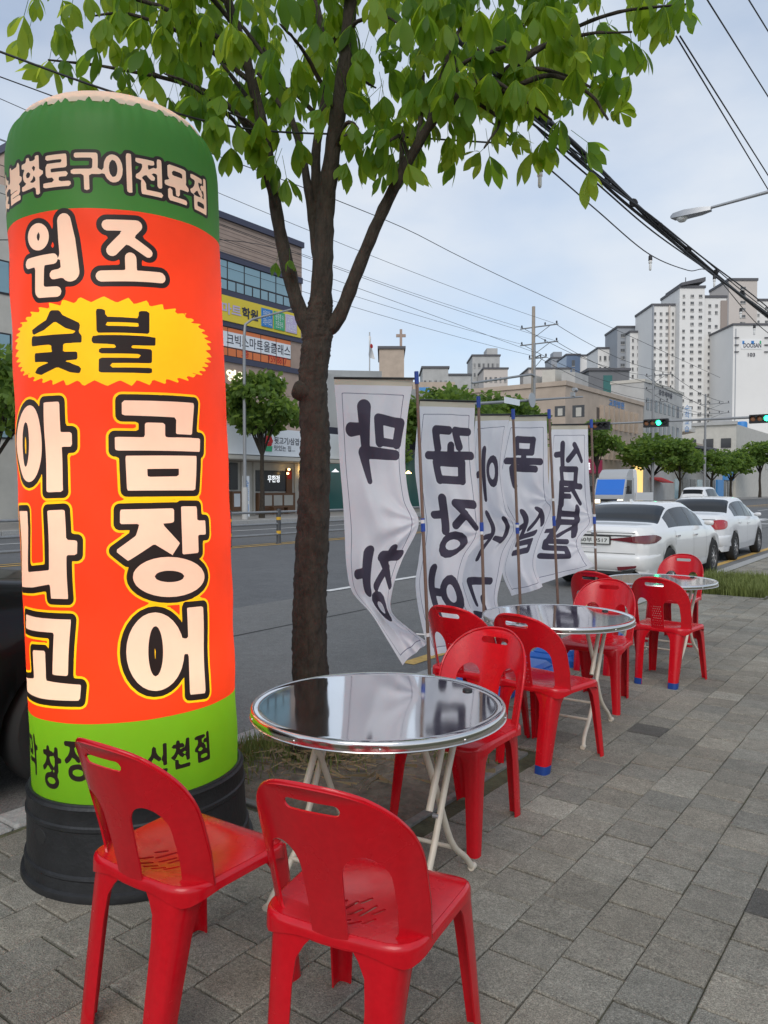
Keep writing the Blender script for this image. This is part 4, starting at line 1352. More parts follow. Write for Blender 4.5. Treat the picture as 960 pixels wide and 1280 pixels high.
def car(label, x, y0, rz, paint, L, W, top, belt, win, rearg, frontg, axles, wr=.335, tail='thin', plate=None, name='parked_car', taillamp=None):
    """local frame: rear bumper at y = 0, nose at y = L, x to the right; top / belt: (y, z) curves"""
    t = thing(name, label, 'car', (x, y0, ROADZ), rz)
    ys = np.unique(np.concatenate([np.linspace(0, L, 128), [0.02, 0.06, L - .02, L - .06]] + [[a for w in win for a in w], list(rearg), list(frontg)]))
    tz = lambda y: float(np.interp(y, TOPC[:, 0], TOPC[:, 1]))
    TOPC = np.array(catmull(top, 10)); BELC = np.array(catmull(belt, 8))
    bz = lambda y: min(float(np.interp(y, BELC[:, 0], BELC[:, 1])), tz(y) - .012)
    hw = lambda y: W / 2 * float(np.interp(y, [0, .04, .14, .40, 1.0, L * .5, L - 1.0, L - .45, L - .15, L - .04, L], [.74, .83, .91, .965, .99, 1, .99, .95, .86, .74, .60]))
    def ring(y):
        w, T, Bz = hw(y), tz(y), bz(y)
        e = min(y, L - y)
        zb = .20 + .14 * max(0, 1 - e / .10)
        az = 0
        for a in axles:
            d = abs(y - a)
            ra = wr + .055
            if d < ra: az = max(az, wr - .03 + math.sqrt(ra * ra - d * d))
        z2 = max(zb + .06, az); z3 = max(.52, z2 + .03); z4 = max(Bz - .05, z3 + .02)
        cab = max(0.0, min(1.0, (T - Bz) / .42))
        wrf = w * (.93 - .22 * cab)
        P = [(0, zb), (w * .80, zb if az == 0 else az * .98), (w * .955, z2 - .02 if az == 0 else z2), (w * .99, (z2 + z3) / 2), (w, z3), (w * .998, (z3 + z4) / 2), (w * .985, z4), (w * .955, Bz)]
        g0, g1 = (w * .945, Bz + .012), (wrf, T - .055 * cab - .006)
        for f in (.0, .07, .5, .90, 1.0):
            P.append((g0[0] + (g1[0] - g0[0]) * f + .018 * cab * math.sin(PI * f), g0[1] + (g1[1] - g0[1]) * f))
        P += [(wrf * .93, T - .020 * cab - .003), (wrf * .80, T - .006 * cab), (wrf * .45, T + .006), (0, T + .009)]
        return P
    RG = [ring(y) for y in ys]
    n = len(RG[0])
    V, F, I = [], [], []
    for y, P in zip(ys, RG):
        for (a, z) in P: V.append((a, y, z))
        for (a, z) in P: V.append((-a, y, z))
    def cls(k, ya, yb):
        m_ = (ya + yb) / 2
        if k <= 1: return 2
        if 9 <= k <= 10 and win[0][0] <= m_ <= win[-1][1]: return 1 if any(a <= m_ <= b_ for a, b_ in win) else 3
        if k >= 12 and (rearg[0] <= m_ <= rearg[1] or frontg[0] <= m_ <= frontg[1]) : return 1
        if 9 <= k <= 11 and (rearg[0] + .12 <= m_ <= rearg[1] - .25 and False): return 1
        return 0
    for i in range(len(ys) - 1):
        for k in range(n - 1):
            a, b_, = i * 2 * n + k, (i + 1) * 2 * n + k
            c = cls(k, ys[i], ys[i + 1])
            F.append((a, a + 1, b_ + 1, b_)); I.append(c)
            F.append((a + n, b_ + n, b_ + 1 + n, a + 1 + n)); I.append(c)
    for i, rev in ((0, 1), (len(ys) - 1, 0)):
        f = [i * 2 * n + k for k in range(n)] + [i * 2 * n + n + k for k in range(n - 2, 0, -1)]
        F.append(tuple(f if rev else f[::-1])); I.append(0)
    Vn = np.array(V); I = np.array(I)
    groups = [('body', [j for j in range(len(F)) if I[j] == 0], paint), ('underbody', [j for j in range(len(F)) if I[j] == 2], m_under)]
    for nm, c, m_ in (('window_glass', 1, m_glass), ('window_pillar', 3, m_trim)):
        left = [j for j in range(len(F)) if I[j] == c]
        # connected faces belong to one pane
        byv = {}
        for j in left:
            for v in F[j]: byv.setdefault(tuple(np.round(Vn[v], 4)), []).append(j)
        seen = set()
        for j in left:
            if j in seen: continue
            st, comp = [j], []
            seen.add(j)
            while st:
                q = st.pop(); comp.append(q)
                for v in F[q]:
                    for x_ in byv[tuple(np.round(Vn[v], 4))]:
                        if x_ not in seen: seen.add(x_); st.append(x_)
            groups.append((nm, comp, m_))
    for nm, idx, m_ in groups:
        if not idx: continue
        used = sorted({v for j in idx for v in F[j]}); mp_ = {v: k for k, v in enumerate(used)}
        me = mk(nm, Vn[used], [[mp_[v] for v in F[j]] for j in idx], m_)
        bm = bmesh.new(); bm.from_mesh(me); bmesh.ops.remove_doubles(bm, verts=bm.verts, dist=1e-4); bmesh.ops.recalc_face_normals(bm, faces=bm.faces); bm.to_mesh(me); bm.free()
        me.polygons.foreach_set('use_smooth', np.ones(len(me.polygons), dtype=bool)); me.set_sharp_from_angle(angle=R(38))
        o = obj(nm, me, t)
        if nm == 'body': bodyo = o
    # strips that follow the skin
    def skin(y, z, out=.004):
        P = ring(min(max(y, 0), L))
        for k in range(len(P) - 1):
            if P[k + 1][1] >= z >= P[k][1] and P[k][0] > .3: 
                f = (z - P[k][1]) / max(1e-6, P[k + 1][1] - P[k][1]); return P[k][0] + (P[k + 1][0] - P[k][0]) * f + out
        return hw(y) + out
    def side_strip(nm, pts, w, m_, s, parent, vert=True):
        Vs, Fs = [], []
        for (y, z) in pts:
            for d in (-w / 2, w / 2):
                yy, zz = (y + d, z) if vert else (y, z + d)
                Vs.append((s * skin(yy, zz), yy, zz))
        for i in range(len(pts) - 1): Fs.append((i * 2, i * 2 + 1, i * 2 + 3, i * 2 + 2))
        return obj(nm, mk(nm, Vs, Fs, m_), parent)
    for s in (-1, 1):
        for w0, w1 in win[:2]:
            pass
        dl = [win[-1][1] + .05, (win[-1][0] + win[-2][1]) / 2, win[0][0] + .25] if len(win) > 1 else []
        for yd in dl:
            side_strip('door_seam', [(yd, z) for z in np.linspace(.34 if abs(yd - axles[0]) > .45 else .72, bz(yd) - .01, 8)], .007, m_trim, s, bodyo)
        for yd in dl[1:]:
            b = MB(); yy = yd + .12; b.box((s * (skin(yy, bz(yy) - .12) + .012), yy, bz(yy) - .12), (.022, .19, .028)); b.obj('door_handle', m_chrome if tail == 'thin' else paint, bodyo, 40)
        # wheels
        for a in axles:
            b = MB(); xw = s * (W / 2 - .10); f = -s
            b.lathe([(wr * .64, .10 * s), (wr * .70, .112 * s), (wr * .93, .105 * s), (wr, .075 * s), (wr, -.075 * s), (wr * .9, -.10 * s), (wr * .6, -.10 * s)], (xw, a, wr), 36, axis='X')
            w_ = b.obj('wheel', m_tyre, t, 40)
            b = MB(); b.lathe([(wr * .66, .098 * s), (wr * .62, .085 * s), (wr * .58, .02 * s), (wr * .3, .03 * s), (0, .03 * s)], (xw, a, wr), 30, axis='X')
            b.obj('rim_dish', m_trim, w_, 40)
            b = MB()
            for q in range(10):
                an = 2 * PI * q / 10
                u = Vector((0, math.cos(an), math.sin(an))); v_ = Vector((0, -math.sin(an), math.cos(an)))
                c = Vector((xw, a, wr))
                o1, o2 = Vector((s * .085, 0, 0)), Vector((s * .095, 0, 0))
                p = [c + o1 + u * wr * .62 + v_ * .016, c + o1 + u * wr * .62 - v_ * .016, c + o2 + u * wr * .12 - v_ * .022, c + o2 + u * wr * .12 + v_ * .022]
                b.add(p + [x_ - Vector((s * .03, 0, 0)) for x_ in p], [(0, 1, 2, 3), (0, 4, 5, 1), (2, 6, 7, 3)])
            b.lathe([(wr * .66, .100 * s), (wr * .60, .098 * s), (wr * .60, .07 * s)], (xw, a, wr), 30, axis='X'); b.lathe([(wr * .17, .08 * s), (wr * .15, .10 * s), (0, .102 * s)], (xw, a, wr), 14, axis='X')
            b.obj('rim', m_rimm, w_, 40)
        # mirror
        ym = win[-1][1] - .05
        b = MB(); b.lathe([(0, -.09), (.035, -.085), (.055, -.04), (.06, .03), (.05, .07), (0, .085)], n=14)
        V3 = [Vector((s * (hw(ym) + .07) + v[2] * s, ym + v[0] * .75, bz(ym) + .09 + v[1] * .85)) for v in b.V]
        obj('mirror', mk('mirror', V3, b.F, paint, smooth=60), t)
        # tail lamps wrap round the corner
        Vs, Fs = [], []
        zt0, zt1, yl, xl = (.79, .925, .60, .28) if tail == 'thin' else (.74, .96, .30, .50)
        path = [(xl, -.004)] + [(xl + (hw(0) - xl) * q / 4, -.006) for q in range(1, 4)] + [(None, q) for q in np.linspace(0, yl, 9)]
        for i, (xa, yy) in enumerate(path):
            f = i / (len(path) - 1)
            grow = min(1, .15 + f * 2.0) * (1 - .75 * max(0, f - .7) / .3) if tail == 'thin' else (math.sin(PI * (f * .86 + .12)) ** .35)
            zc = (zt0 + zt1) / 2 + (.015 * f if tail == 'thin' else .03 * f); h = (zt1 - zt0) / 2 * max(.18, grow)
            for z in (zc - h, zc, zc + h):
                xx = xa if xa is not None else skin(yy, z, .008)
                Vs.append((s * xx, yy - (.012 if xa is None and yy < .1 else .008), z))
        for i in range(len(path) - 1):
            for k in range(2): Fs.append((i * 3 + k, i * 3 + k + 1, i * 3 + 4 + k, i * 3 + 3 + k))
        obj('tail_lamp', mk('tail_lamp', Vs, Fs, taillamp or m_tail, smooth=40), t)
    # bumper shelf and boot lip that wrap round the tail
    def wrap(nm, rows, yl, m_):
        pth = [(q, 0.0) for q in np.linspace(0, hw(0) * .93, 6)] + [(None, y_) for y_ in (.0, .02, .05, .10, .2, .35, yl)]
        Vs, Fs = [], []
        pts_ = [(-1, p) for p in pth[::-1]] + [(1, p) for p in pth[1:]]
        for sg, (xa, y_) in pts_:
            for (z_, o_) in rows:
                fade = 1 if xa is not None else max(0, 1 - y_ / yl)
                if xa is not None: Vs.append((sg * xa, -.002 - o_, z_))
                else: Vs.append((sg * (skin(y_, z_, .001) + o_ * .6 * fade), y_ - .002 - o_ * max(0, 1 - y_ / .12), z_))
        n_ = len(rows)
        for i in range(len(pts_) - 1):
            for k in range(n_ - 1): Fs.append((i * n_ + k, i * n_ + k + 1, (i + 1) * n_ + k + 1, (i + 1) * n_ + k))
        obj(nm, mk(nm, Vs, Fs, m_, smooth=50), t)
    wrap('bumper', [(.36, .0), (.40, .030), (.48, .045), (.56, .046), (.60, .034), (.615, .0)], .55, paint)
    # shut lines across the tail
    for zz in ((.635, .965) if tail == 'thin' else (.635, .98)):
        b = MB(); b.bx(-hw(0) * .97, hw(0) * .97, -.003, .01, zz - .004, zz + .004); b.obj('shut_line', m_trim, bodyo)
    # rear face
    if plate:
        b = MB(); b.box((0, -.018, .84), (.56, .018, .135)); b.obj('plate_frame', m_trim, t)
        b = MB(); b.box((0, -.024, .84), (.52, .016, .112)); p = b.obj('number_plate', m_plate, t)
        tm = text_mesh(plate, 'plate_text', m_platei, w=.46, h=.072, ext=.002, bold=.012)
        o = obj('plate_text', tm, p); o.matrix_local = Matrix.Translation((0, -.033, .84)) @ M_NY
        b = MB(); b.prism([(-.60, .912), (.60, .912), (.62, .93), (-.62, .93)], 'Y', -.012, .03); b.obj('garnish', m_trim, t)
        b = MB(); b.prism([(-.62, .30), (.62, .30), (.70, .40), (.45, .345), (-.45, .345), (-.70, .40)], 'Y', -.052, .03); b.obj('lower_diffuser', m_trim, t)
        for s in (-1, 1):
            b = MB(); b.prism([(s * .42, .36), (s * .70, .42), (s * .71, .455), (s * .40, .42)], 'Y', -.056, .02); b.obj('rear_reflector', m_tail2, t)
        b = MB(); b.lathe([(.05, 0), (.05, -.012), (.04, -.016), (0, -.016)], (0, -.002, .955), 20, axis='Y'); b.obj('emblem', m_chrome, t, 40)
    else:
        b = MB(); b.prism([(-.55, .28), (.55, .28), (.62, .36), (-.62, .36)], 'Y', -.012, .03); b.obj('lower_diffuser', m_trim, t)
        b = MB(); b.box((0, -.014, .70), (.52, .014, .11)); b.obj('number_plate', m_plate, t)
    b = MB(); y = rearg[1] + .18; b.prism([(y, tz(y) + .005), (y + .16, tz(y) + .005), (y + .02, tz(y) + .075), (y - .02, tz(y) + .07)], 'X', -.015, .015); b.obj('roof_fin', paint, t, 40)
    return t
car('pearl white saloon parked at the kerb with a lettered number plate', -4.72, 12.17, 0, m_white, 4.97, 1.865,
    [(0, .99), (.10, 1.06), (.35, 1.085), (.75, 1.115), (1.15, 1.26), (1.6, 1.395), (2.1, 1.445), (2.7, 1.435), (3.15, 1.33), (3.6, 1.13), (3.9, 1.02), (4.4, .93), (4.8, .80), (4.97, .64)],
    [(0, .90), (.2, .96), (.6, .985), (1.5, .985), (2.5, .96), (3.5, .93), (4.2, .86), (4.97, .6)],
    [(1.10, 1.62), (1.70, 2.40), (2.48, 3.30)], (.74, 1.58), (2.92, 3.62), (1.06, 3.93), .345, 'thin', '60부 9517', taillamp=m_tail2)
car('small white saloon with bright red tail lamps parked ahead of the pearl one', -4.98, 18.5, 0, m_white2, 4.60, 1.79,
    [(0, .96), (.12, 1.06), (.40, 1.10), (.60, 1.14), (.95, 1.30), (1.35, 1.43), (1.9, 1.48), (2.5, 1.465), (2.95, 1.34), (3.4, 1.13), (3.7, 1.03), (4.1, .95), (4.45, .82), (4.6, .62)],
    [(0, .90), (.2, .97), (.6, 1.0), (1.5, .99), (2.5, .95), (3.3, .93), (4.0, .87), (4.6, .6)],
    [(.98, 1.32), (1.40, 2.12), (2.20, 3.05)], (.58, 1.32), (2.72, 3.38), (.92, 3.605), .335, 'fat')
car('black car parked at the kerb behind the glowing pillar sign', -4.86, -1.55, 0, m_blackp, 4.85, 1.90,
    [(0, 1.10), (.12, 1.35), (.30, 1.52), (.8, 1.68), (1.6, 1.72), (2.4, 1.68), (2.9, 1.52), (3.35, 1.27), (3.6, 1.19), (4.1, 1.13), (4.6, 1.02), (4.85, .75)],
    [(0, 1.0), (.3, 1.08), (1.5, 1.07), (2.8, 1.06), (3.5, 1.06), (4.3, .98), (4.85, .70)],
    [(.45, .98), (1.06, 1.85), (1.95, 2.95)], (.10, .36), (2.55, 3.36), (.95, 3.95), .36, 'fat')
car('distant white van-like car driving away beyond the parked saloons', -13.1, 50, 0, m_white2, 4.6, 1.85,
    [(0, 1.15), (.08, 1.45), (.22, 1.68), (.7, 1.80), (1.6, 1.84), (2.6, 1.79), (3.1, 1.58), (3.5, 1.28), (3.8, 1.15), (4.4, 1.02), (4.6, .70)],
    [(0, 1.05), (.3, 1.12), (1.5, 1.10), (2.8, 1.08), (3.5, 1.05), (4.3, .95), (4.6, .66)],
    [(.45, .98), (1.06, 1.85), (1.95, 2.95)], (.06, .20), (2.65, 3.46), (.85, 3.65), .35, 'fat', name='moving_car')

# --- light truck coming towards us
m_tsilver = mat('truck_silver', (0.42, 0.43, 0.44), 0.4, 0.3)
m_tblue = mat('truck_windscreen', (0.02, 0.16, 0.62), 0.08, spec=0.7)
tr = thing('delivery_truck', 'light flatbed truck with blue windscreen and lit headlamps on the far lanes', 'truck', (-18.75, 51, ROADZ), R(180))
tr.scale = (1.2, 1.2, 1.2)
b = MB()
# side profile of the cab, extruded across (local y forward)
prof = [(-1.55, .42), (.05, .42), (.10, .62), (.08, 1.02), (-.06, 1.40), (-.30, 1.98), (-.48, 2.06), (-1.55, 2.06)]
b.prism(prof, 'X', -.88, .88); cabo = b.obj('cab', m_tsilver, tr, 30, recalc=True)
b = MB(); b.prism([(.062, 1.09), (-.055, 1.43), (-.285, 1.965), (-.295, 1.96), (-.07, 1.42), (.045, 1.09)], 'X', -.80, .80); b.obj('windscreen', m_tblue, tr, recalc=True)
for s in (-1, 1):
    b = MB(); b.prism([(-.22, 1.14), (-.38, 1.92), (-1.15, 1.92), (-1.15, 1.14)], 'X', s * .872, s * .887); b.obj('side_window', m_glass, tr, recalc=True)
    b = MB(); b.box((s * .66, .098, .72), (.30, .05, .19)); b.obj('head_lamp', m_lens, tr)
    b = MB(); b.tube([(s * .88, -.1, 1.5), (s * 1.06, -.02, 1.5)], .02, 6); b.box((s * 1.08, -.02, 1.42), (.14, .06, .34)); b.obj('wing_mirror', m_trim, tr)
    for a in (-.75, -3.6):
        b = MB(); b.lathe([(.18, .09 * s), (.33, .09 * s), (.35, .05 * s), (.35, -.10 * s), (.15, -.1 * s)], (s * .76, a, .35), 26, axis='X'); w_ = b.obj('wheel', m_tyre, tr, 40)
        b = MB(); b.lathe([(.19, .085 * s), (.17, .05 * s), (0, .06 * s)], (s * .76, a, .35), 20, axis='X'); b.obj('rim', m_rimm, w_, 40)
    b = MB(); b.bx(s * .90, s * .93, -4.9, -1.75, .80, 1.22); b.obj('side_board', m_white2, tr)
b = MB(); b.box((0, .115, .48), (1.74, .10, .20)); b.obj('bumper', m_tsilver, tr)
b = MB(); b.box((0, .095, .78), (.95, .03, .14)); b.obj('grille', m_trim, tr)
b = MB(); b.box((0, .17, .50), (.42, .012, .12)); b.obj('number_plate', m_plate, tr)
b = MB(); b.prism([(-.45, 2.05), (-.62, 2.30), (-1.0, 2.52), (-1.55, 2.56), (-1.6, 2.05)], 'X', -.80, .80); b.obj('wind_deflector', m_tsilver, tr, 30, recalc=True)
b = MB(); b.prism([(-1.62, .80), (-1.62, 2.50), (-1.75, 2.56), (-2.0, 2.50), (-2.15, 2.0), (-2.2, .80)], 'X', -.86, .86); b.obj('rolled_cover', m_white2, tr, 40, recalc=True)
b = MB(); b.bx(-.93, .93, -4.9, -1.65, .70, .80); b.obj('flatbed', m_white2, tr)
b = MB(); b.bx(-.35, .35, -4.8, -.2, .42, .70); b.obj('chassis', m_under, tr)
# ------------------------------------------------------------------ buildings across the street
FX = -34.0
m_tanp = mat('tan_cladding', (0.36, 0.27, 0.22), 0.7, var=(1.5, 0.12))
m_tanj = mat('cladding_joint', (0.16, 0.12, 0.10), 0.8)
m_navy = mat('navy_band', (0.045, 0.048, 0.085), 0.5)
m_wglass = mat('office_glass', (0.22, 0.36, 0.42), 0.06, spec=0.8)
m_frame = mat('dark_frame', (0.025, 0.025, 0.03), 0.5)
m_ysign = mat('yellow_signboard', (0.72, 0.56, 0.04), 0.5)
m_wsign = mat('white_signboard', (0.72, 0.76, 0.80), 0.5)
m_osign = mat('orange_panel', (0.68, 0.18, 0.05), 0.5)
m_inkb = mat('black_lettering', (0.03, 0.03, 0.05), 0.6)
m_lil = mat('lilac_lettering', (0.50, 0.44, 0.62), 0.6)
m_bsq = mat('blue_panel', (0.03, 0.20, 0.52), 0.5)
m_gsq = mat('green_panel', (0.04, 0.36, 0.16), 0.5)
m_lit = mat('lit_letters', (0.9, 0.9, 0.7), 0.5, emit=((1.0, 0.95, 0.62), .9))
m_litw = mat('lit_white_letters', (0.9, 0.9, 0.9), 0.5, emit=((0.9, 0.95, 1.0), .8))
m_warm = mat('warm_lamp', (0.9, 0.8, 0.6), 0.5, emit=((1.0, 0.62, 0.22), 6))
m_cream2 = mat('cream_render', (0.52, 0.50, 0.45), 0.8, var=(1.2, 0.1))
m_shopin = mat('shop_interior', (0.03, 0.03, 0.032), 0.25)
m_redw = mat('red_cloth', (0.45, 0.02, 0.02), 0.7)
m_wood = mat('brown_wood', (0.16, 0.08, 0.04), 0.6)
m_teal = mat('teal_glass', (0.03, 0.13, 0.12), 0.1)
m_beige = mat('beige_stone', (0.44, 0.36, 0.29), 0.8, var=(.6, 0.15))
m_greyc = mat('pale_grey_concrete', (0.42, 0.42, 0.41), 0.85, var=(.5, 0.15))
m_winrec = mat('recessed_window', (0.05, 0.05, 0.055), 0.15, spec=0.6)
m_apt = mat('apartment_white', (0.74, 0.73, 0.71), 0.85, var=(.08, 0.05))
m_aptb = mat('apartment_beige', (0.55, 0.50, 0.46), 0.85, var=(.08, 0.05))
m_aptg = mat('apartment_grey', (0.30, 0.32, 0.35), 0.7, var=(.08, 0.06))
m_aptd = mat('apartment_brown', (0.32, 0.27, 0.24), 0.8)
m_bluegl = mat('tower_blue_glass', (0.12, 0.17, 0.26), 0.2, spec=0.6)
m_roofgrey = mat('dark_grey_cladding', (0.15, 0.155, 0.165), .7, var=(.3, .12))
m_roofd = mat('roof_dark', (0.10, 0.10, 0.11), 0.7)
m_winfar = mat('far_window', (0.10, 0.105, 0.11), 0.3)
m_winfar2 = mat('far_window_curtained', (0.24, 0.24, 0.24), 0.4)
m_ledge = mat('window_ledge', (0.50, 0.49, 0.47), 0.8)
m_red2 = mat('red_sign', (0.40, 0.03, 0.09), 0.5)
m_blue2 = mat('shop_blue', (0.06, 0.25, 0.55), 0.5)
m_lamp_y = mat('yellow_lit_shop', (0.8, 0.6, 0.25), 0.5, emit=((1.0, 0.62, 0.18), .8))

def zf(px, py, x=FX): return onX(px, py, x).z
def yf(px, x=FX): return onX(px, 600, x).y
def frect(name, parent, x, px0, px1, pt, pb, m, th=.12, pref=None):
    """slab on the facade plane x: pixel columns px0..px1; top/bottom rows read at column pref"""
    pref = px0 if pref is None else pref
    y0, y1 = yf(px0, x), yf(px1, x)
    z1, z0 = zf(pref, pt, x), zf(pref, pb, x)
    b = MB(); b.bx(x - .02, x + th, y0, y1, z0, z1)
    o = b.obj(name, m, parent)
    return o, y0, y1, z0, z1
def ftext(s, parent, x, y0, y1, z0, z1, m, bold=.01, name='lettering'):
    me = text_mesh(s, name, m, w=y1 - y0, h=z1 - z0, ext=.0, bold=bold)
    o = obj(name, me, parent)
    o.matrix_local = Matrix.Translation((x, (y0 + y1) / 2, (z0 + z1) / 2)) @ M_PX
    return o
# ---- academy building
ac = thing('academy_building', 'tan and navy office block with yellow and white lettered signboards across the road', 'building')
YE = yf(378); YS = 18.5
H = zf(282, 275)
b = MB(); b.bx(FX - 14, FX, YS, YE, 0.05, H); wall = b.obj('wall', m_tanp, ac)
zc = [zf(282, v) for v in (275, 317, 325, 363, 370, 401.5, 408, 445, 452)]
for k in range(8):
    z = zc[1] + (zc[0] - zc[1]) * (k + .5) / 8
    b = MB(); b.bx(FX - .01, FX + .006, YS, YE, z - .012, z + .012); b.obj('cladding_joint', m_tanj, wall)
b = MB(); b.bx(FX - 14.1, FX + .15, YS - .1, YE + .1, H, H + .35); b.obj('parapet', m_navy, ac)
for (a, c) in ((1, 2), (3, 4), (5, 6), (7, 8)):
    b = MB(); b.bx(FX - .02, FX + .10, YS, YE, zc[c], zc[a]); b.obj('navy_band', m_navy, ac)
# window band: tall panes over short ones
YW = yf(375.5) - .9
pitch = 1.32
y = YW
while y > 20:
    z0, z1 = zc[3], zc[2]; zm = z0 + (z1 - z0) * .36
    w = MB(); w.bx(FX - .02, FX + .03, y - pitch, y, z0, z1); wo = w.obj('window', m_frame, ac)
    p = MB(); p.bx(FX + .02, FX + .05, y - pitch + .05, y - .05, zm + .05, z1 - .06); p.obj('pane', m_wglass, wo)
    for s in (0, 1):
        p = MB(); p.bx(FX + .02, FX + .05, y - pitch + .06 + s * pitch / 2, y - pitch / 2 - .06 + s * pitch / 2, z0 + .06, zm - .05); p.obj('pane', m_wglass, wo)
    # white lettered window panels one floor down
    z0, z1 = zc[7], zc[6]; zm = z0 + (z1 - z0) * .30
    w = MB(); w.bx(FX - .02, FX + .03, y - pitch, y, z0, z1); wo = w.obj('window', m_frame, ac)
    p = MB(); p.bx(FX + .02, FX + .05, y - pitch + .03, y - .03, zm + .04, z1 - .05); p.obj('pane', m_osign, wo)
    p = MB(); p.bx(FX + .045, FX + .058, y - pitch + .03, y - .03, zm + .05, z1 - .28); p.obj('pane_film', m_wsign, wo)
    for s in (0, 1):
        p = MB(); p.bx(FX + .02, FX + .05, y - pitch + .04 + s * pitch / 2, y - pitch / 2 - .04 + s * pitch / 2, z0 + .05, zm - .03); p.obj('pane', m_osign, wo)
    y -= pitch
so, y0, y1, z0, z1 = frect('signboard', ac, FX + .02, 100, 374.5, 370, 401.5, m_ysign, .14, 282)
y1_ = yf(374, FX + .16); hh = z1 - z0
X_ = FX + .18
zb1, zb0 = zf(282, 377), zf(282, 392)
ftext('학원', so, X_, yf(301), yf(321), z0 + hh * .26, z0 + hh * .72, m_inkb, .03)
ftext('스마트', so, X_, yf(262), yf(300), z0 + hh * .26, z0 + hh * .72, m_lil, .03)
for (p0, p1, m_, tx) in ((325, 339, m_bsq, '초등전과목\n과정수시모집'), (340.5, 354, m_gsq, '중등영·수\n전문관리'), (355, 369, m_lil, '고등\n내신관')):
    b = MB(); b.cbox(X_ - .03, X_ + .03, yf(p0), yf(p1), z0 + hh * .12, z0 + hh * .88, .02); o = b.obj('sign_panel', m_, so)
    ftext(tx, o, X_ + .034, yf(p0) + .12, yf(p1) - .12, z0 + hh * .2, z0 + hh * .8, m_wsign, .0)
zz0, zz1 = zc[7] + (zc[6] - zc[7]) * .40, zc[7] + (zc[6] - zc[7]) * .78
ftext('크빅스마트올클래스', ac, FX + .062, yf(283.5), yf(362.5), zz0, zz1, m_inkb, .012)
ftext('3층', ac, FX + .062, yf(302), yf(311), zc[7] + .12, zc[7] + .55, m_redw, .01)
ftext('759 8817', ac, FX + .062, yf(335), yf(358), zc[7] + .12, zc[7] + .55, m_redw, .01)
zq1, zq0 = zf(283, 461), zf(283, 476)
ftext('영어', ac, FX + .05, yf(283), yf(308), zq0, zq1, m_lit, .04, 'lit_lettering')
ftext('코이아이', ac, FX + .05, yf(312), yf(352), zq0, zq1, m_litw, .05, 'lit_lettering')
# ---- grill restaurant on the ground floor
rs = thing('restaurant_front', 'ground floor restaurant with long white signboard and dark serving window', 'shop front')
YR = yf(399)
b = MB(); b.bx(FX + .0, FX + 2.0, 20, YR, zf(287, 531, FX + 2), zf(287, 567, FX + 2)); sb = b.obj('signboard', m_wsign, rs)
XR = FX + 2.012
zt1, zt0 = zf(340, 546, XR), zf(340, 554.5, XR)
ftext('뒷고기/삼겹살이', sb, XR, yf(343, XR), yf(385, XR), zf(345, 555, XR), zf(345, 546, XR), m_inkb, .012)
ftext('맛있는 집....', sb, XR, yf(343, XR), yf(369, XR), zf(345, 563.5, XR), zf(345, 556.5, XR), m_inkb, .008)
# little cartoonless flower badge: petals over a leaf base
b = MB(); c = Vector((XR, yf(336, XR), zf(336, 551, XR)))
for q in range(7):
    a = 2 * PI * q / 7; b.lathe([(0, .02), (.13, .015), (.16, 0)], (c.x, c.y + .2 * math.cos(a), c.z + .2 * math.sin(a)), 10, axis='X')
b.obj('badge', m_redw, sb)
b = MB(); b.prism([(c.y - .25, c.z - .62), (c.y + .25, c.z - .62), (c.y + .3, c.z - .3), (c.y - .3, c.z - .3)], 'X', c.x, c.x + .015); b.obj('badge', m_gsq, sb)
b = MB(); b.bx(FX + .02, FX + 2.3, 20, YR, zf(287, 573, FX + 2.3), zf(287, 568, FX + 2.3)); b.obj('awning', m_cream2, rs)
z_aw = zf(287, 574, FX + 2.3)
b = MB(); b.bx(FX - .2, FX + .03, 20, YR, .05, z_aw); b.obj('back_wall', m_cream2, rs)
for (p0, p1, t0, t1) in ((318, 361, 588, 614), (286, 296, 580, 612)):
    b = MB(); b.bx(FX + .02, FX + .10, yf(p0), yf(p1), zf(330, t1), zf(330, t0)); wo = b.obj('serving_window', m_shopin, rs)
    if p0 > 300:
        ftext('무한정', wo, FX + .11, yf(333), yf(348), zf(338, 603), zf(338, 594), m_litw, .02, 'window_lettering')
        b = MB(); b.bx(FX + .08, FX + .16, yf(356), yf(363), zf(358, 616), zf(358, 586)); b.obj('dark_post', m_wood, wo)
        b = MB(); b.bx(FX + .15, FX + .17, yf(357), yf(362), zf(358, 599), zf(358, 589)); b.obj('red_notice', m_redw, wo)
        for q in ((354, 587), (352.5, 592)):
            b = MB(); b.lathe([(0, .08), (.07, .05), (.08, 0), (.05, -.06), (0, -.07)], (FX + .5, yf(q[0]), zf(*q)), 10); b.obj('lamp', m_warm, wo, 40)
b = MB(); b.bx(FX + .02, FX + .35, yf(318), yf(364), .05, zf(330, 616)); ct = b.obj('counter', m_wood, rs)
for (p0, p1) in ((322, 334.5), (337, 347.5), (350, 361)):
    b = MB(); b.bx(FX + .34, FX + .37, yf(p0), yf(p1), zf(330, 632), zf(330, 619)); b.obj('white_panel', m_cream2, ct)
b = MB(); b.bx(FX + .02, FX + .30, yf(286), yf(297), .3, zf(290, 614)); nb = b.obj('notice_board', m_wood, rs)
b = MB(); b.bx(FX + .29, FX + .32, yf(288), yf(295.5), .55, zf(290, 617)); b.obj('white_panel', m_wsign, nb)
for p in (300, 315, 367, 369):
    b = MB(); b.bx(FX + .02, FX + .14, yf(p), yf(p) + .14, .05, z_aw); b.obj('pilaster', m_cream2, rs)
b = MB(); b.lathe([(0, .25), (.10, .2), (.12, -.2), (0, -.26)], (FX + .3, yf(374), zf(374, 588)), 10); b.obj('wall_lamp', m_warm, rs, 40)
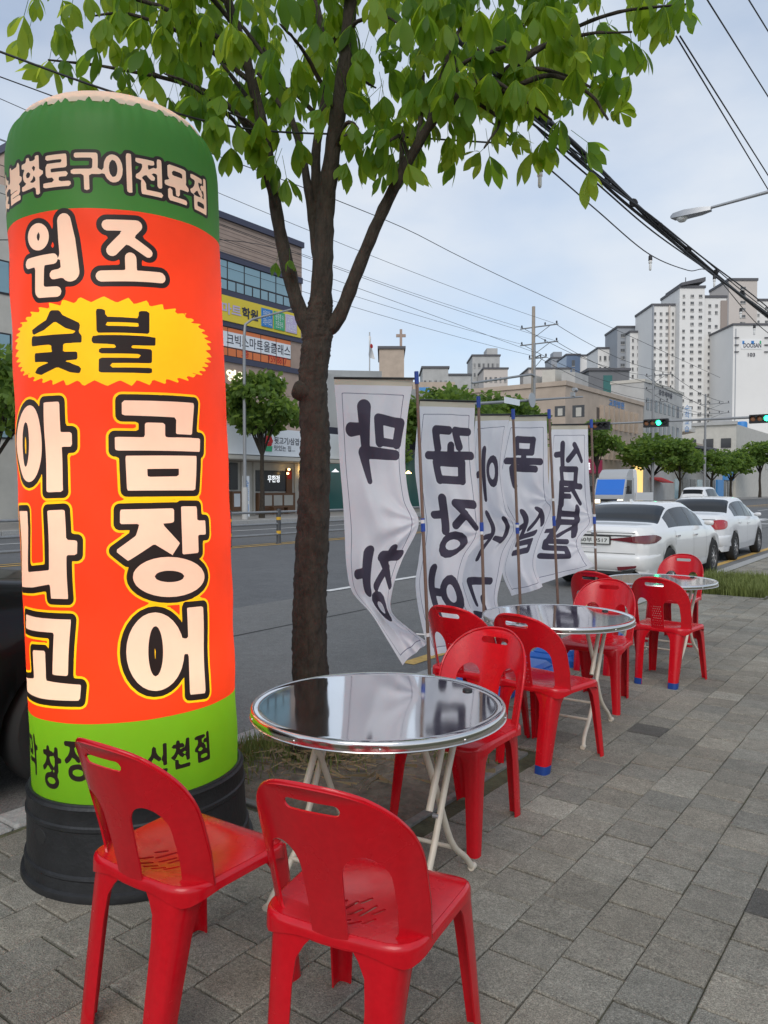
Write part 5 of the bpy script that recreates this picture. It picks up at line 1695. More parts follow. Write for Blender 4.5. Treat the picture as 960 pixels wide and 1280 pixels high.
bn = thing('wooden_bench', 'small brown bench before the restaurant counter across the road', 'bench', (FX + .9, yf(350, FX + .9), .06))
b = MB(); b.cbox(-.2, .2, -.75, .75, .40, .46, .01); b.obj('seat', m_wood, bn)
for s in (-.6, .6):
    b = MB(); b.bx(-.17, .17, s - .08, s + .08, 0, .40); b.obj('leg', m_wood, bn)
# upright parasol-like banner sign beside the lamp post
b = MB(); p = G(308, 650); b.bx(-.04, .04, -.22, .22, .05, 2.3); o = b.obj('standing_sign', m_wsign); o.location = (-31.2, yf(307.5, -31.2), 0)
tag(o, 'narrow white standing sign with blue letters before the restaurant', 'sign')
tm = obj('lettering', text_mesh('숯\n불\n구\n이', 'lettering', m_bsq, w=.30, h=1.7), o); tm.matrix_local = Matrix.Translation((.05, 0, 1.2)) @ M_PX
# ---- cafe next door with glass front
cf = thing('glass_shop', 'low grey shop with black signboard and teal glass front beside the restaurant', 'shop')
Y0, Y1 = YE + .3, yf(640); Hc = zf(430, 470)
b = MB(); b.bx(FX - 12, FX - .02, Y0, Y1, .05, Hc); w_ = b.obj('wall', m_greyc, cf)
b = MB(); b.bx(FX - .05, FX + .25, Y0 + .1, Y1, zf(430, 556), zf(430, 536)); sg = b.obj('signboard', m_inkb, cf)
ftext('커피 하우스 소', sg, FX + .26, yf(430), yf(487), zf(460, 552), zf(460, 541), m_litw, .03)
b = MB(); b.bx(FX - .05, FX + .05, Y0 + .3, Y1, .1, zf(430, 562)); gl = b.obj('glass_front', m_teal, cf)
for p in (428, 452, 478, 505, 535, 570):
    b = MB(); b.bx(FX + .04, FX + .10, yf(p), yf(p) + .10, .1, zf(430, 562)); b.obj('mullion', m_frame, gl)
for p, q in ((413.5, 588), (505, 590), (470, 592)):
    b = MB(); b.lathe([(0, .12), (.12, .0), (.26, -.10), (.24, -.12), (0, -.10)], (FX + .4, yf(p), zf(p, q)), 14); b.obj('pendant_lamp', m_warm if p > 450 else m_litw, cf, 40)
b = MB(); b.prism([(Y0, Hc), (Y0 + 9, Hc + 1.0), (Y0 + 9, Hc)], 'X', FX - 12, FX - .5); b.obj('stepped_roof', m_greyc, cf)
# ---- cream block far left
cb = thing('cream_block', 'plain cream block glimpsed at the left of the pillar sign', 'building')
b = MB(); b.bx(FX - 12, FX, 2, 18.3, .05, zf(6, 232)); w_ = b.obj('wall', m_cream2, cb)
for k in range(5):
    for q in range(3):
        y = 6.0 + k * 2.6; z = 3.8 + q * 3.2
        b = MB(); b.bx(FX - .02, FX + .04, y, y + 1.5, z, z + 1.5); wo = b.obj('window', m_frame, cb); b = MB(); b.bx(FX + .03, FX + .06, y + .08, y + 1.42, z + .08, z + 1.42); b.obj('pane', m_wglass, wo)
# ---- beige corner building
bb = thing('beige_building', 'beige stone corner building with a row of deep narrow windows', 'building')
ya, yb, Hb = 79.0, yf(803), onX(742, 491, FX).z
b = MB(); b.bx(-64, FX, ya, yb, .05, Hb); w_ = b.obj('wall', m_beige, bb)
b = MB(); b.bx(-64.15, FX + .15, ya - .15, yb + .1, Hb, Hb + .5); b.obj('parapet', m_beige, bb)
for (r0, r1) in ((508, 530), (552, 570)):
    for k in range(8):
        p0 = 745 + k * 6.3; y = yf(p0)
        b = MB(); b.bx(FX - .02, FX + .02, y, y + .9, onX(742, r1, FX).z, onX(742, r0, FX).z); b.obj('window', m_winrec, bb)
        b = MB(); b.bx(FX - .02, FX + .5, y + 1.0, y + 1.45, onX(742, r1, FX).z - .3, onX(742, r0, FX).z + .3); b.obj('pier', m_beige, bb)
def xy(px, y): return onY(px, 600, y).x
for (p0, p1, t0, t1) in ((693, 706, 508, 521), (715, 730, 507, 522), (693, 706, 545, 558), (715, 730, 545, 558)):
    b = MB(); b.bx(xy(p0, ya), xy(p1, ya), ya - .04, ya + .02, onY(p0, t1, ya).z, onY(p0, t0, ya).z); wo = b.obj('window', m_winrec, bb)
    b = MB(); b.bx(xy(p0 + (p1 - p0) * .3, ya), xy(p0 + (p1 - p0) * .75, ya), ya - .06, ya - .02, onY(p0, t1 - 1, ya).z, onY(p0, t0 + 3, ya).z); b.obj('blind', m_cream2, wo)
ftext('교회병원', bb, FX + .06, yf(760), yf(779), onX(760, 507, FX).z, onX(760, 498, FX).z, m_bsq, .02)
for k in range(3):
    b = MB(); b.bx(-41 + k * 2.4, -39.4 + k * 2.4, ya + 4, ya + 8, Hb + .4, Hb + 2.0 + .5 * (k % 2)); b.obj('roof_box', m_cream2 if k % 2 else m_greyc, bb)
b = MB(); b.bx(FX - .1, FX + .8, ya + .5, ya + 9, onX(742, 592, FX).z, onX(742, 575, FX).z); sg = b.obj('red_signboard', m_red2, bb)
ftext('축산마트', sg, FX + .82, ya + .9, ya + 5.2, onX(742, 589, FX).z, onX(742, 579, FX).z, m_litw, .04)
b = MB(); b.bx(FX - .05, FX + .1, ya + .5, yb, .1, onX(742, 595, FX).z); b.obj('shop_glass', m_shopin, bb)
b = MB(); b.bx(FX + .1, FX + .14, yf(790), yb - .2, .8, onX(790, 578, FX).z); b.obj('lit_shop_window', m_lamp_y, bb)
b = MB(); b.prism([(FX + .1, 3.3), (FX + 1.8, 2.6), (FX + 1.8, 2.5), (FX + .1, 3.1)], 'Y', yf(812), yf(826)); b.obj('red_awning', m_redw, bb, recalc=True)
# ---- grey building behind it
gb = thing('grey_building', 'pale grey building with tall dark slot windows beyond the beige one', 'building')
yc, yd = yb + .4, yf(852); Hg = onX(805, 477, FX).z
b = MB(); b.bx(-38.6, FX, yc, yd, .05, Hg); b.obj('wall', m_greyc, gb)
b = MB(); b.bx(-38.7, FX + .12, yc - .1, yd + .1, Hg, Hg + .4); b.obj('parapet', m_cream2, gb)
for k in range(8):
    p0 = 807 + k * 5.4; y = yf(p0)
    b = MB(); b.bx(FX - .02, FX + .04, y, y + 1.1, onX(808, 512, FX).z, onX(808, 497, FX).z); b.obj('window', m_winrec, gb)
    b = MB(); b.bx(FX - .02, FX + .04, y, y + 1.1, onX(808, 540, FX).z, onX(808, 526, FX).z); b.obj('window', m_winrec, gb)
ftext('중앙새마을', gb, FX + .06, yf(822), yf(839), onX(822, 493, FX).z, onX(822, 486, FX).z, m_inkb, .02)
b = MB(); b.bx(FX, FX + 1.2, yf(853), yf(853) + .2, onX(853, 537, FX).z, onX(853, 509, FX).z); sg = b.obj('blade_sign', m_wsign, gb)
tm = obj('lettering', text_mesh('수\n학\n교\n습', 'lettering', m_bsq, w=.7, h=4.2), sg); tm.matrix_local = Matrix.Translation((FX + .6, yf(853) - .01, (onX(853, 537, FX).z + onX(853, 509, FX).z) / 2)) @ M_NY
# ---- low shops further on
ls = thing('low_shops', 'low grey shop row with blue shop front behind the far street trees', 'shop row')
ye, yg = yd + .5, 330
b = MB(); b.bx(-52, FX, ye, 158, .05, 7.2); b.obj('wall', m_greyc, ls)
b = MB(); b.bx(-50, FX - 1, ye + 2, 140, 7.2, 9.4); b.obj('upper_storey', m_beige, ls)
b = MB(); b.bx(-50, FX + 1.2, 120, 142, 8.2, 8.6); b.obj('metal_canopy', m_roofd, ls)
b = MB(); b.bx(-52, FX + .5, 158.2, 330, .05, 14); b.obj('end_block', m_cream2, ls)
for k in range(9):
    y = 120 + k * 4.2
    b = MB(); b.bx(FX - .02, FX + .06, y, y + 3.2, .2, 3.2); b.obj('shop_window', m_shopin if k % 3 else m_wglass, ls)
b = MB(); b.bx(FX - .02, FX + .5, 150, 157, 3.3, 5.2); b.obj('blue_fascia', m_blue2, ls)
b = MB(); b.bx(FX - .02, FX + .3, 145, 149.6, .1, 3.3); b.obj('blue_frame', m_blue2, ls)
for k in range(8):
    b = MB(); b.bx(FX + .48, FX + .56, 160 + k * 9, 163 + k * 9, 6, 8); b.obj('window', m_winrec, ls)
b = MB(); b.lathe([(1.1, 0), (1.1, 1.5), (.9, 1.8), (0, 1.9)], (FX - 2, 175, 14), 16); b.obj('water_tank', m_bsq, ls, 40)

for k in range(5):
    for z in (9.6, 5.6):
        b = MB(); b.bx(-49 + k * 3.2, -47.2 + k * 3.2, 158.0, 158.25, z, z + 1.8); b.obj('window', m_winrec, ls)
b = MB(); b.bx(-52.2, FX + .7, 157.8, 158.3, 14, 14.6); b.obj('parapet', m_greyc, ls)
b = MB(); b.prism([(-50, 9.4), (-50, 10.4), (-36, 12.2), (-36, 11.4)], 'Y', 134, 139); b.obj('sloping_stair_roof', m_cream2, ls, recalc=True)
for k in range(6):
    b = MB(); b.bx(FX - 1.02, FX - .94, 116 + k * 3.6, 117.6 + k * 3.6, 7.7, 9.0); b.obj('window', m_winrec, ls)
# ------------------------------------------------------------------ far blocks: boxes set square to the view, windows as real panels
def block(name, label, px0, px1, ptop, Z, m, depth=14, cols=0, rows=0, wm=None, rot=0.0, cat='apartment block', wfrac=(.5, .4), extra=None, base=0, mside=None):
    a, c = at(px0, 612, Z), at(px1, 612, Z)
    w = (c - a).length
    top = at((px0 + px1) / 2, ptop, Z).z
    ctr = (a + c) / 2
    t = thing(name, label, cat, (ctr.x, ctr.y, 0), YAW + rot)
    b = MB(); b.bx(-w / 2, w / 2, 0, depth, -.1, top); b.obj('wall', m, t)
    if mside:
        b = MB(); b.bx(w / 2, w / 2 + depth * .3, .3, depth, -.1, top * .99); b.obj('side_wing', mside, t)
    if cols:
        b = MB()
        z0 = base
        rh = (top - z0 - 1.5) / rows
        cw = w / cols
        for i in range(cols):
            for j in range(rows):
                x, z = -w / 2 + (i + .5) * cw, z0 + (j + .5) * rh
                ww = cw * wfrac[0] * (1.0 if (i * 7 + 3) % 3 else .72)
                if rng.random() < .04: continue
                h2 = rh * wfrac[1] / 2
                for (f0, f1) in ((-.5, -.04), (.04, .5)):
                    b.bx(x + ww * f0, x + ww * f1, -.10, .02, z - h2, z + h2, int(rng.random() < .3))
                b.bx(x - ww * .56, x + ww * .56, -.22, .02, z - h2 - .25, z - h2 - .05, 2)
        o = b.obj('window_grid', [wm or m_winfar, m_winfar2, m_ledge], t); tag(o, kind='stuff')
    b = MB(); b.bx(-w / 2 - .3, w / 2 + .3, -.3, depth, top, top + max(.5, top * .012)); b.obj('roof_slab', m_roofd, t)
    if extra: extra(t, w, top)
    return t
def step(f0, f1, h, m, d0=2, d1=10):
    def fn(t, w, top):
        b = MB(); b.bx(-w / 2 + w * f0, -w / 2 + w * f1, d0, d1, top, top + h); b.obj('roof_house', m, t)
    return fn
ch = block('church_hall', 'beige church hall with blue window strip and rooftop cross above the banners', 474, 505, 437, 150, m_beige, 16, 0, 0, cat='church')
chb = (ch.children[0])
b = MB(); b.bx(4, 12, -3, 10, -.1, 22.0); b.obj('annexe', m_beige, ch)
b = MB(); b.bx(5.2, 7.2, -3.06, -2.9, 15, 21); b.obj('blue_window', m_blue2, ch)
b = MB(); zt_ = at(500, 410, 150).z; b.bx(1.6, 2.1, 2, 2.5, 27, zt_); b.bx(.9, 2.8, 2.05, 2.45, zt_ - 1.5, zt_ - .95); b.obj('cross', m_tanp, ch)
block('distant_apartment', 'small pale grey block with slanted roof right of the church', 528, 560, 461, 190, m_greyc, 14, 5, 6, cat='building')
block('distant_apartment', 'grey concrete apartment tower behind the first banner poles', 590, 624, 446, 260, m_greyc, 16, 6, 14, extra=step(.55, .95, 3, m_greyc))
block('distant_apartment', 'beige apartment block beside the tall utility pole', 660, 688, 462, 250, m_aptb, 16, 4, 12)
block('distant_apartment', 'lower grey flats between the utility pole and the blue glass tower', 684, 712, 462, 255, m_greyc, 16, 6, 11)
block('distant_tower', 'dark round-shouldered tower peeping out behind the lower flats', 688, 706, 449, 420, m_aptg, 16, 3, 14, extra=step(.2, .8, 4, m_aptg))
block('glass_tower', 'blue glass tower with pale side wing', 707, 724, 445, 330, m_bluegl, 18, 1, 16, cat='tower', wfrac=(.3, .7))
block('glass_tower', 'narrow pale slab joined to a dark navy strip beside the blue glass tower', 724, 741, 446, 332, m_apt, 18, 0, 0, cat='tower')
b = MB(); 
block('distant_apartment', 'small white block with dark roof below the twin grey towers', 746, 770, 437, 300, m_apt, 16, 4, 13)
block('grey_apartment', 'tall grey apartment slab with dark cap left of the white cluster', 770, 797, 411, 290, m_aptg, 16, 2, 22, extra=step(.0, 1.0, .8, m_roofd, 0, 16))
block('grey_apartment', 'white and grey apartment tower close against the grey slab', 786, 814, 417, 285, m_apt, 16, 4, 22, wfrac=(.45, .42))
block('grey_roof_block', 'low dark grey building with green window behind the beige roof', 735, 785, 464, 150, m_roofgrey, 20, 0, 0, cat='building', extra=lambda t, w, top: MB().bx(-w / 2 + w * .36, -w / 2 + w * .58, -.06, .02, top - 4.2, top - .9).obj('green_window', m_teal, t))
block('distant_apartment', 'tiny grey roofline block between the church and the concrete tower', 560, 588, 470, 210, m_greyc, 14, 4, 5, cat='building')
block('distant_apartment', 'low beige flats in front of the concrete tower', 604, 634, 462, 245, m_aptb, 14, 5, 11)
block('distant_apartment', 'pale low flats right of the blue glass tower', 738, 752, 455, 340, m_greyc, 14, 2, 12)
# the big white estate
def fins(t, w, top):
    for f in (.0, .34, .58, .80):
        b = MB(); b.bx(-w / 2 + w * f, -w / 2 + w * f + w * .03, -.5, .02, 0, top); b.obj('wall_fin', m_aptg if f in (.0, .58) else m_aptb, t)
big = block('white_apartment', 'big white apartment tower with stacked small windows and winged roof', 813, 872, 384, 270, m_apt, 18, 8, 27, wfrac=(.42, .38), extra=fins)
t2 = block('white_apartment', 'tallest white apartment core with up-tilted roof wing', 847, 878, 362, 266, m_apt, 18, 3, 29, wfrac=(.40, .36))
block('white_apartment', 'white apartment wing with brown end wall beside the lettered tower', 872, 905, 374, 268, m_apt, 18, 4, 28, wfrac=(.40, .38), mside=None, extra=lambda t, w, top: MB().bx(w / 2 - w * .22, w / 2 + .2, -.4, 6, 0, top - 1).obj('end_wall', m_aptd, t))
block('white_apartment', 'pale olive-edged apartment core rising behind the lettered tower', 908, 943, 353, 300, m_aptb, 18, 1, 30, wfrac=(.25, .35), extra=step(.0, 1.0, 1.0, m_roofd, 0, 18))
block('white_apartment', 'white apartment slab at the far side of the lettered tower', 940, 990, 378, 310, m_apt, 18, 5, 28, wfrac=(.35, .35))
dz = block('white_apartment', 'white apartment gable wall lettered with a company name and block number', 914, 972, 408, 250, m_apt, 18, 0, 0)
def gable(px, py): 
    p = at(px, py, 249.8); q = dz.matrix_basis.inverted() @ p; return q
dz.matrix_basis  # local frame: x along the wall, z up
for (txt, p0, p1, t0, t1, m_) in (('DOOSAN', 927, 949, 430, 435.5, m_inkb), ('103', 932.5, 941.5, 442, 446.5, m_inkb)):
    a, c = gable(p0, t1), gable(p1, t0)
    me = text_mesh(txt, 'lettering', m_, w=c.x - a.x, h=c.z - a.z, bold=.02)
    o = obj('lettering', me, dz); o.matrix_local = Matrix.Translation(((a.x + c.x) / 2, -.22, (a.z + c.z) / 2)) @ M_NY
a, c = gable(924, 437), gable(950, 425)
b = MB(); b.bx(a.x, c.x, -.16, .0, a.z, c.z); b.obj('logo_panel', mat('logo_white', (.78, .78, .78), .6), dz)
for (p0, p1, m_) in ((925.5, 928, m_bsq), (936.5, 940, m_bsq), (947, 949, m_gsq)):
    a, c = gable(p0, 431), gable(p1, 427); b = MB(); b.bx(a.x, c.x, -.2, -.1, a.z, c.z); b.obj('logo_mark', m_, dz)
for pz in (423, 432, 440.5):
    for (p0, p1) in ((916, 921), (953, 958)):
        a, c = gable(p0, pz + .5), gable(p1, pz - .4); b = MB(); b.bx(a.x, c.x, -.5, .0, a.z, c.z); b.obj('ledge', m_roofd, dz)
b = MB(); a, c = gable(917, 520), gable(918, 412); b.bx(a.x, c.x, -.12, 0, 0, c.z); b.obj('downpipe', m_aptg, dz)
# roof wings
for (host, p0, p1, t0, t1) in ((t2, 846, 876, 362, 355),):
    w = (at(p1, 600, 266) - at(p0, 600, 266)).length; z0, z1 = at(860, t0, 266).z, at(860, t1, 266).z
    b = MB(); b.prism([(-w / 2, z0 + .6), (w / 2, z1 + .2), (w / 2, z1 + 1.6), (-w / 2, z0 + 1.6)], 'Y', -1, 14); b.obj('roof_wing', m_roofd, host, recalc=True)
b = MB(); b.tube([(0, 6, at(860, 356, 266).z), (0, 6, at(860, 343, 266).z)], .15, 6); b.obj('aerial', m_roofd, t2)
# ------------------------------------------------------------------ street trees on the far side
m_far1 = leafmat('far_leaf_mid', (0.12, 0.20, 0.045), (0.28, 0.40, 0.07))
m_far2 = leafmat('far_leaf_dark', (0.07, 0.13, 0.032), (0.17, 0.28, 0.05))
m_far3 = leafmat('far_leaf_light', (0.15, 0.24, 0.05), (0.32, 0.44, 0.07))
def crown_geo(seed, rx, rz, zc, n, ls):
    r = np.random.default_rng(seed)
    blobs = []
    for k in range(34):
        a, e = r.uniform(0, 2 * PI), r.uniform(-.75, 1.0)
        q = math.sqrt(max(0, 1 - e * e)) * r.uniform(.45, .95)
        blobs.append((rx * q * 1.08 * math.cos(a), rx * q * 1.08 * math.sin(a), zc + rz * e * .85, r.uniform(.20, .42) * rx))
    V, F, I = [], [], []
    for k in range(n):
        bx, by, bz_, br = blobs[r.integers(0, len(blobs))]
        d = r.normal(0, 1, 3); d /= np.linalg.norm(d)
        rad = br * r.uniform(.55, 1.08)
        p = np.array([bx, by, bz_]) + d * rad * np.array([1, 1, .72])
        u = r.normal(0, 1, 3); u[2] -= .7; u /= np.linalg.norm(u)
        w = np.cross(u, r.normal(0, 1, 3)); w /= np.linalg.norm(w)
        s = ls * r.uniform(.6, 1.25)
        k0 = len(V)
        V += [tuple(p), tuple(p + u * s * .55 + w * s * .30), tuple(p + u * s), tuple(p + u * s * .55 - w * s * .30)]
        F.append((k0, k0 + 1, k0 + 2, k0 + 3))
        I.append(int(r.choice([0, 1, 2], p=[.5, .3, .2])))
    return V, F, I, blobs
TV = []
for sd, (rx, rz, zc, h) in enumerate(((2.0, 1.7, 6.0, 4.6), (2.5, 1.8, 5.3, 3.8), (2.2, 1.9, 5.4, 3.6))):
    V, F, I, bl = crown_geo(sd + 40, rx, rz, zc, 4600, .40)
    me = mk('crown', V, F, [m_far1, m_far2, m_far3], I)
    b = MB()
    b.tube([(0, 0, 0), (.04, .02, 1.2), (0, .05, 2.4), (.05, 0, h)], [.17, .12, .11, .09], 10)
    tm = b.mesh('trunk', m_bark, 60)
    b = MB()
    for q in bl[:9]:
        b.tube([(.03, .02, h * .72), (q[0] * .4, q[1] * .4, h * .72 + (q[2] - h * .72) * .55), (q[0] * .85, q[1] * .85, q[2])], [.07, .045, .015], 6)
    TV.append((me, tm, b.mesh('limbs', m_bark, 60)))
def fartree(label, x, y, v, s, rot, k=1.0):
    t = thing('street_tree', label, 'tree', (x, y, .06), rot, 'street trees along the far pavement')
    t.scale = (s * k, s * k, s)
    obj('crown', TV[v][0], t); obj('trunk', TV[v][1], t); obj('limbs', TV[v][2], t)
    return t
TX = -29.2
fartree('slender leafy tree before the restaurant with the white signboard', TX, yf(327, TX), 0, .98, .4)
fartree('tree with dark leaves at the left of the pillar sign', TX, yf(-8, TX), 1, .95, 1.0)
fartree('tree whose crown shows above the first and second banners', TX, yf(566, TX), 1, 1.22, 2.0, 1.25)
fartree('tree whose crown rises above the second and third banners', TX, yf(628, TX), 2, 1.25, 3.0, 1.3)
fartree('tree standing right behind the last banner pole', TX, yf(746, TX), 0, 1.10, .2, 1.0)
fartree('full round tree beside the truck, under the green traffic light', TX, yf(815, TX), 1, 1.12, 5.1, 1.5)
fartree('slimmer tree right of the one under the green traffic light', TX, yf(850, TX), 2, .98, 4.0, 1.35)
fartree('dark tree in front of the black doorway across the road', TX, yf(890, TX), 1, 1.02, 1.4, 1.4)
fartree('spreading tree before the blue shop front', TX, yf(914, TX), 2, 1.08, 2.6, 1.4)
fartree('tree farthest along the road beside the blue shop', TX, yf(950, TX), 0, 1.35, .9, 1.4)
fartree('small tree by the shop with the teal glass front', TX, yf(476, TX), 2, .85, 3.7)

# ------------------------------------------------------------------ lamp posts, utility poles, signals
m_conc = mat('pole_concrete', (0.36, 0.31, 0.26), 0.85, var=(2, 0.15))
m_polegrey = mat('pole_grey', (0.27, 0.28, 0.29), 0.5, 0.3)
m_insul = mat('insulator', (0.05, 0.05, 0.055), 0.3)
m_wire = mat('black_wire', (0.016, 0.016, 0.018), 0.6)
m_lampw = mat('lamp_glass', (0.75, 0.76, 0.74), 0.2)
sl = thing('street_lamp', 'grey street lamp with curved arm before the academy building', 'street lamp', (-28.6, yf(306, -28.6), .06))
zt = zf(306, 402, -28.6)
b = MB(); b.tube([(0, 0, 0), (0, 0, 1.2), (0, 0, zt - .8)], [.12, .09, .075], 10); b.obj('post', m_polegrey, sl, 50)
b = MB(); b.tube([(0, 0, zt - .9), (.0, .08, zt - .2), (.1, .45, zt + .1), (1.0, 2.4, zt + .85), (1.3, 3.1, zt + 1.0)], [.075, .07, .06, .05, .045], 8); b.obj('arm', m_polegrey, sl, 60)
b = MB(); b.cbox(1.15, 1.45, 3.0, 3.9, zt + .93, zt + 1.1, .04); b.obj('lamp_head', m_lampw, sl)
b = MB(); b.lathe([(0, 0), (.16, 0), (.16, 1.5), (.13, 1.6), (0, 1.6)], (0, 0, 0), 12); b.obj('post_sleeve', m_greyc, sl, 40)
# overhead lamp whose post stands on our pavement
o = at(866, 266, 15.0)
ln = thing('street_lamp', 'street lamp head on a long thin arm reaching in over the parked cars', 'street lamp', (-1.5, o.y, 0))
b = MB(); b.tube([(0, 0, 0), (0, 0, 1.0), (0, 0, o.z + .2)], [.11, .085, .06], 12); b.obj('post', m_polegrey, ln, 50)
hx_ = o.x + 1.5
b = MB(); b.tube([(0, 0, o.z + .1), (hx_ * .5, 0, o.z + .10), (hx_ + .25, 0, o.z + .02)], [.04, .034, .028], 8); b.obj('arm', m_steel, ln, 50)
b = MB()
for (xx, w, h0, h1) in ((-.42, .03, -.02, .02), (-.36, .10, -.05, .05), (-.15, .13, -.06, .07), (.15, .11, -.05, .06), (.34, .06, -.03, .04)):
    b.V += [(hx_ + xx, -w, o.z + h0), (hx_ + xx, -w * .7, o.z + h1), (hx_ + xx, w * .7, o.z + h1), (hx_ + xx, w, o.z + h0)]
for i in range(4):
    for k in range(4): b.F.append((i * 4 + k, i * 4 + (k + 1) % 4, i * 4 + 4 + (k + 1) % 4, i * 4 + 4 + k)); b.I.append(0)
b.F += [(0, 1, 2, 3), (16, 19, 18, 17)]; b.I += [0, 0]
b.obj('lamp_head', m_steel, ln, 50, recalc=True)
b = MB(); b.lathe([(.11, 0), (.10, -.04), (.06, -.08), (0, -.09)], (hx_ - .2, 0, o.z - .05), 14); b.obj('lens', m_lampw, ln, 60)
def upole(label, x, px, ptop, arms, r=.17, mx=m_conc):
    p = onX(px, ptop, x)
    t = thing('utility_pole', label, 'utility pole', (x, p.y, .05))
    h = p.z
    b = MB(); b.tube([(0, 0, 0), (0, 0, h)], [r, r * .62], 12); b.obj('pole', mx, t, 50)
    for (pz, l, side) in arms:
        z = onX(px, pz, x).z
        b = MB(); b.tube([(-l / 2 + side, 0, z), (l / 2 + side, 0, z)], .055, 6); b.tube([(side + l * .3, 0, z), (0, 0, z - .9)], .03, 5); a = b.obj('cross_arm', m_polegrey, t, 40)
        for q in (-.46, -.16, .16, .46):
            b = MB(); b.lathe([(.03, 0), (.05, .05), (.09, .09), (.05, .13), (.08, .17), (.04, .24), (0, .25)], (side + l * q, 0, z + .05), 8); b.obj('insulator', m_insul, a, 50)
    return t, p.y, h
WX = -28.4
up1, Y1p, H1p = upole('tall brown utility pole with two cross arms behind the banners', WX, 667, 384, ((410, 3.4, .5), (431, 3.4, .5), (449, 1.6, .4)), .22)
b = MB(); z = onX(667, 449, WX).z
b.tube([(.2, -.2, z), (1.3, -1.3, z)], .05, 6); b.obj('equipment_arm', m_polegrey, up1)
up2, Y2p, H2p = upole('grey utility pole before the grey building with slot windows', WX, 817, 452, ((470, 3.0, .6), (487, 3.0, .6), (503, 2.6, .4)), .2, m_polegrey)
up3, Y3p, H3p = upole('slim utility pole rising before the lettered apartment wall', WX, 882, 493, ((506, 4.0, 1.2), (518, 4.0, 1.2)), .2, m_polegrey)
# lighting column with curved pipe arm
c0 = onX(668, 470, -27.9)
lt = thing('lighting_column', 'grey pipe arm bent from an upright column above the banners', 'lamp arm', (c0.x, c0.y, .06))
zt = c0.z
zt2 = onX(668, 428, -27.9).z
b = MB(); b.tube([(0, 0, 0), (0, 0, zt2 - .1)], [.13, .09], 10); b.obj('column', m_polegrey, lt, 50)
e = onX(590, 480, -27.9); b = MB(); b.tube([(0, 0, zt - .1), (0, -.6, zt), (0, e.y - c0.y, e.z)], [.10, .10, .08], 8); b.obj('pipe_arm', m_polegrey, lt, 60)
# sign gantry with camera
g1 = onX(728, 496, -24.5); g0 = onX(575, 506, -24.5)
gt = thing('camera_gantry', 'horizontal gantry arm with round disc and traffic camera above the banners', 'gantry', (-24.5, g0.y, ROADZ))
b = MB(); b.tube([(0, 0, 0), (0, 0, g0.z + .3)], [.16, .12], 12); b.obj('column', m_polegrey, gt, 50)
b = MB(); b.tube([(0, 0, g0.z - ROADZ), (0, g1.y - g0.y, g1.z - ROADZ)], [.11, .07], 10); b.obj('arm', m_polegrey, gt, 50)
def ong(px, dz=0.0):
    y = onX(px, 500, -24.5).y - g0.y; f = y / (g1.y - g0.y); return Vector((0, y, (g0.z + (g1.z - g0.z) * f) - ROADZ + dz))
c = ong(662); b = MB(); b.lathe([(0, .06), (.52, .06), (.52, .0), (0, 0)], tuple(c + Vector((.16, 0, .0))), 28, axis='X'); b.obj('round_sign', m_steel, gt, 40)
c = ong(638); b = MB(); b.box(tuple(c + Vector((.13, 0, 0))), (.06, 2.2, .42)); b.obj('white_sign', m_wsign, gt)
c = ong(716); b = MB(); b.box(tuple(c + Vector((0, 0, .25))), (.3, .3, .3)); b.lathe([(.0, -.25), (.16, -.25), (.18, .25), (0, .3)], tuple(c + Vector((.1, .15, .62))), 12, axis='Y'); b.obj('traffic_camera', m_steel, gt, 40)
# traffic signals on a long mast arm
m_sigb = mat('signal_housing', (0.012, 0.012, 0.014), 0.5)
m_green = mat('green_signal', (0.05, 0.8, 0.45), 0.3, emit=((0.02, 1.0, 0.42), 9))
m_amber = mat('dull_amber_lens', (0.30, 0.13, 0.06), 0.3)
SY = 41.0
ms = thing('signal_mast', 'long mast arm with black traffic signals, one glowing green, over the road', 'traffic light', (-3.0, SY, 0))
zA = onY(835, 528, SY).z; xl = onY(742, 525, SY).x
b = MB(); b.tube([(0, 0, 0), (0, 0, zA + .5)], [.16, .12], 12); b.obj('column', m_polegrey, ms, 50)
b = MB(); b.tube([(0, 0, zA), (xl + 3, 0, zA + .10)], [.08, .045], 8); b.obj('arm', m_polegrey, ms, 50)
for (px, py, lit) in ((821, 530, 1), (955, 540, 1), (749, 531, 0)):
    c = onY(px, py, SY); c = Vector((c.x + 3, -.12, zA if px < 900 else zA - .05))
    b = MB(); b.cbox(c.x - .64, c.x + .64, c.y - .10, c.y + .10, c.z - .22, c.z + .2, .02); hd = b.obj('signal_head', m_sigb, ms)
    for k, q in enumerate((-.46, -.15, .16, .46)):
        m_ = m_green if (lit and k == 2) else (m_amber if k < 2 else m_sigb)
        b = MB(); b.lathe([(.125, 0), (.12, -.012), (.07, -.03), (0, -.035)], (c.x + q, c.y - .1, c.z - .01), 18, axis='Y'); b.obj('lens', m_, hd, 60)
        b = MB(); b.lathe([(.135, 0), (.135, -.14)], (c.x + q, c.y - .1, c.z - .01), 14, axis='Y', a0=-PI / 2, a1=PI / 2); b.obj('visor', m_sigb, hd, 60)

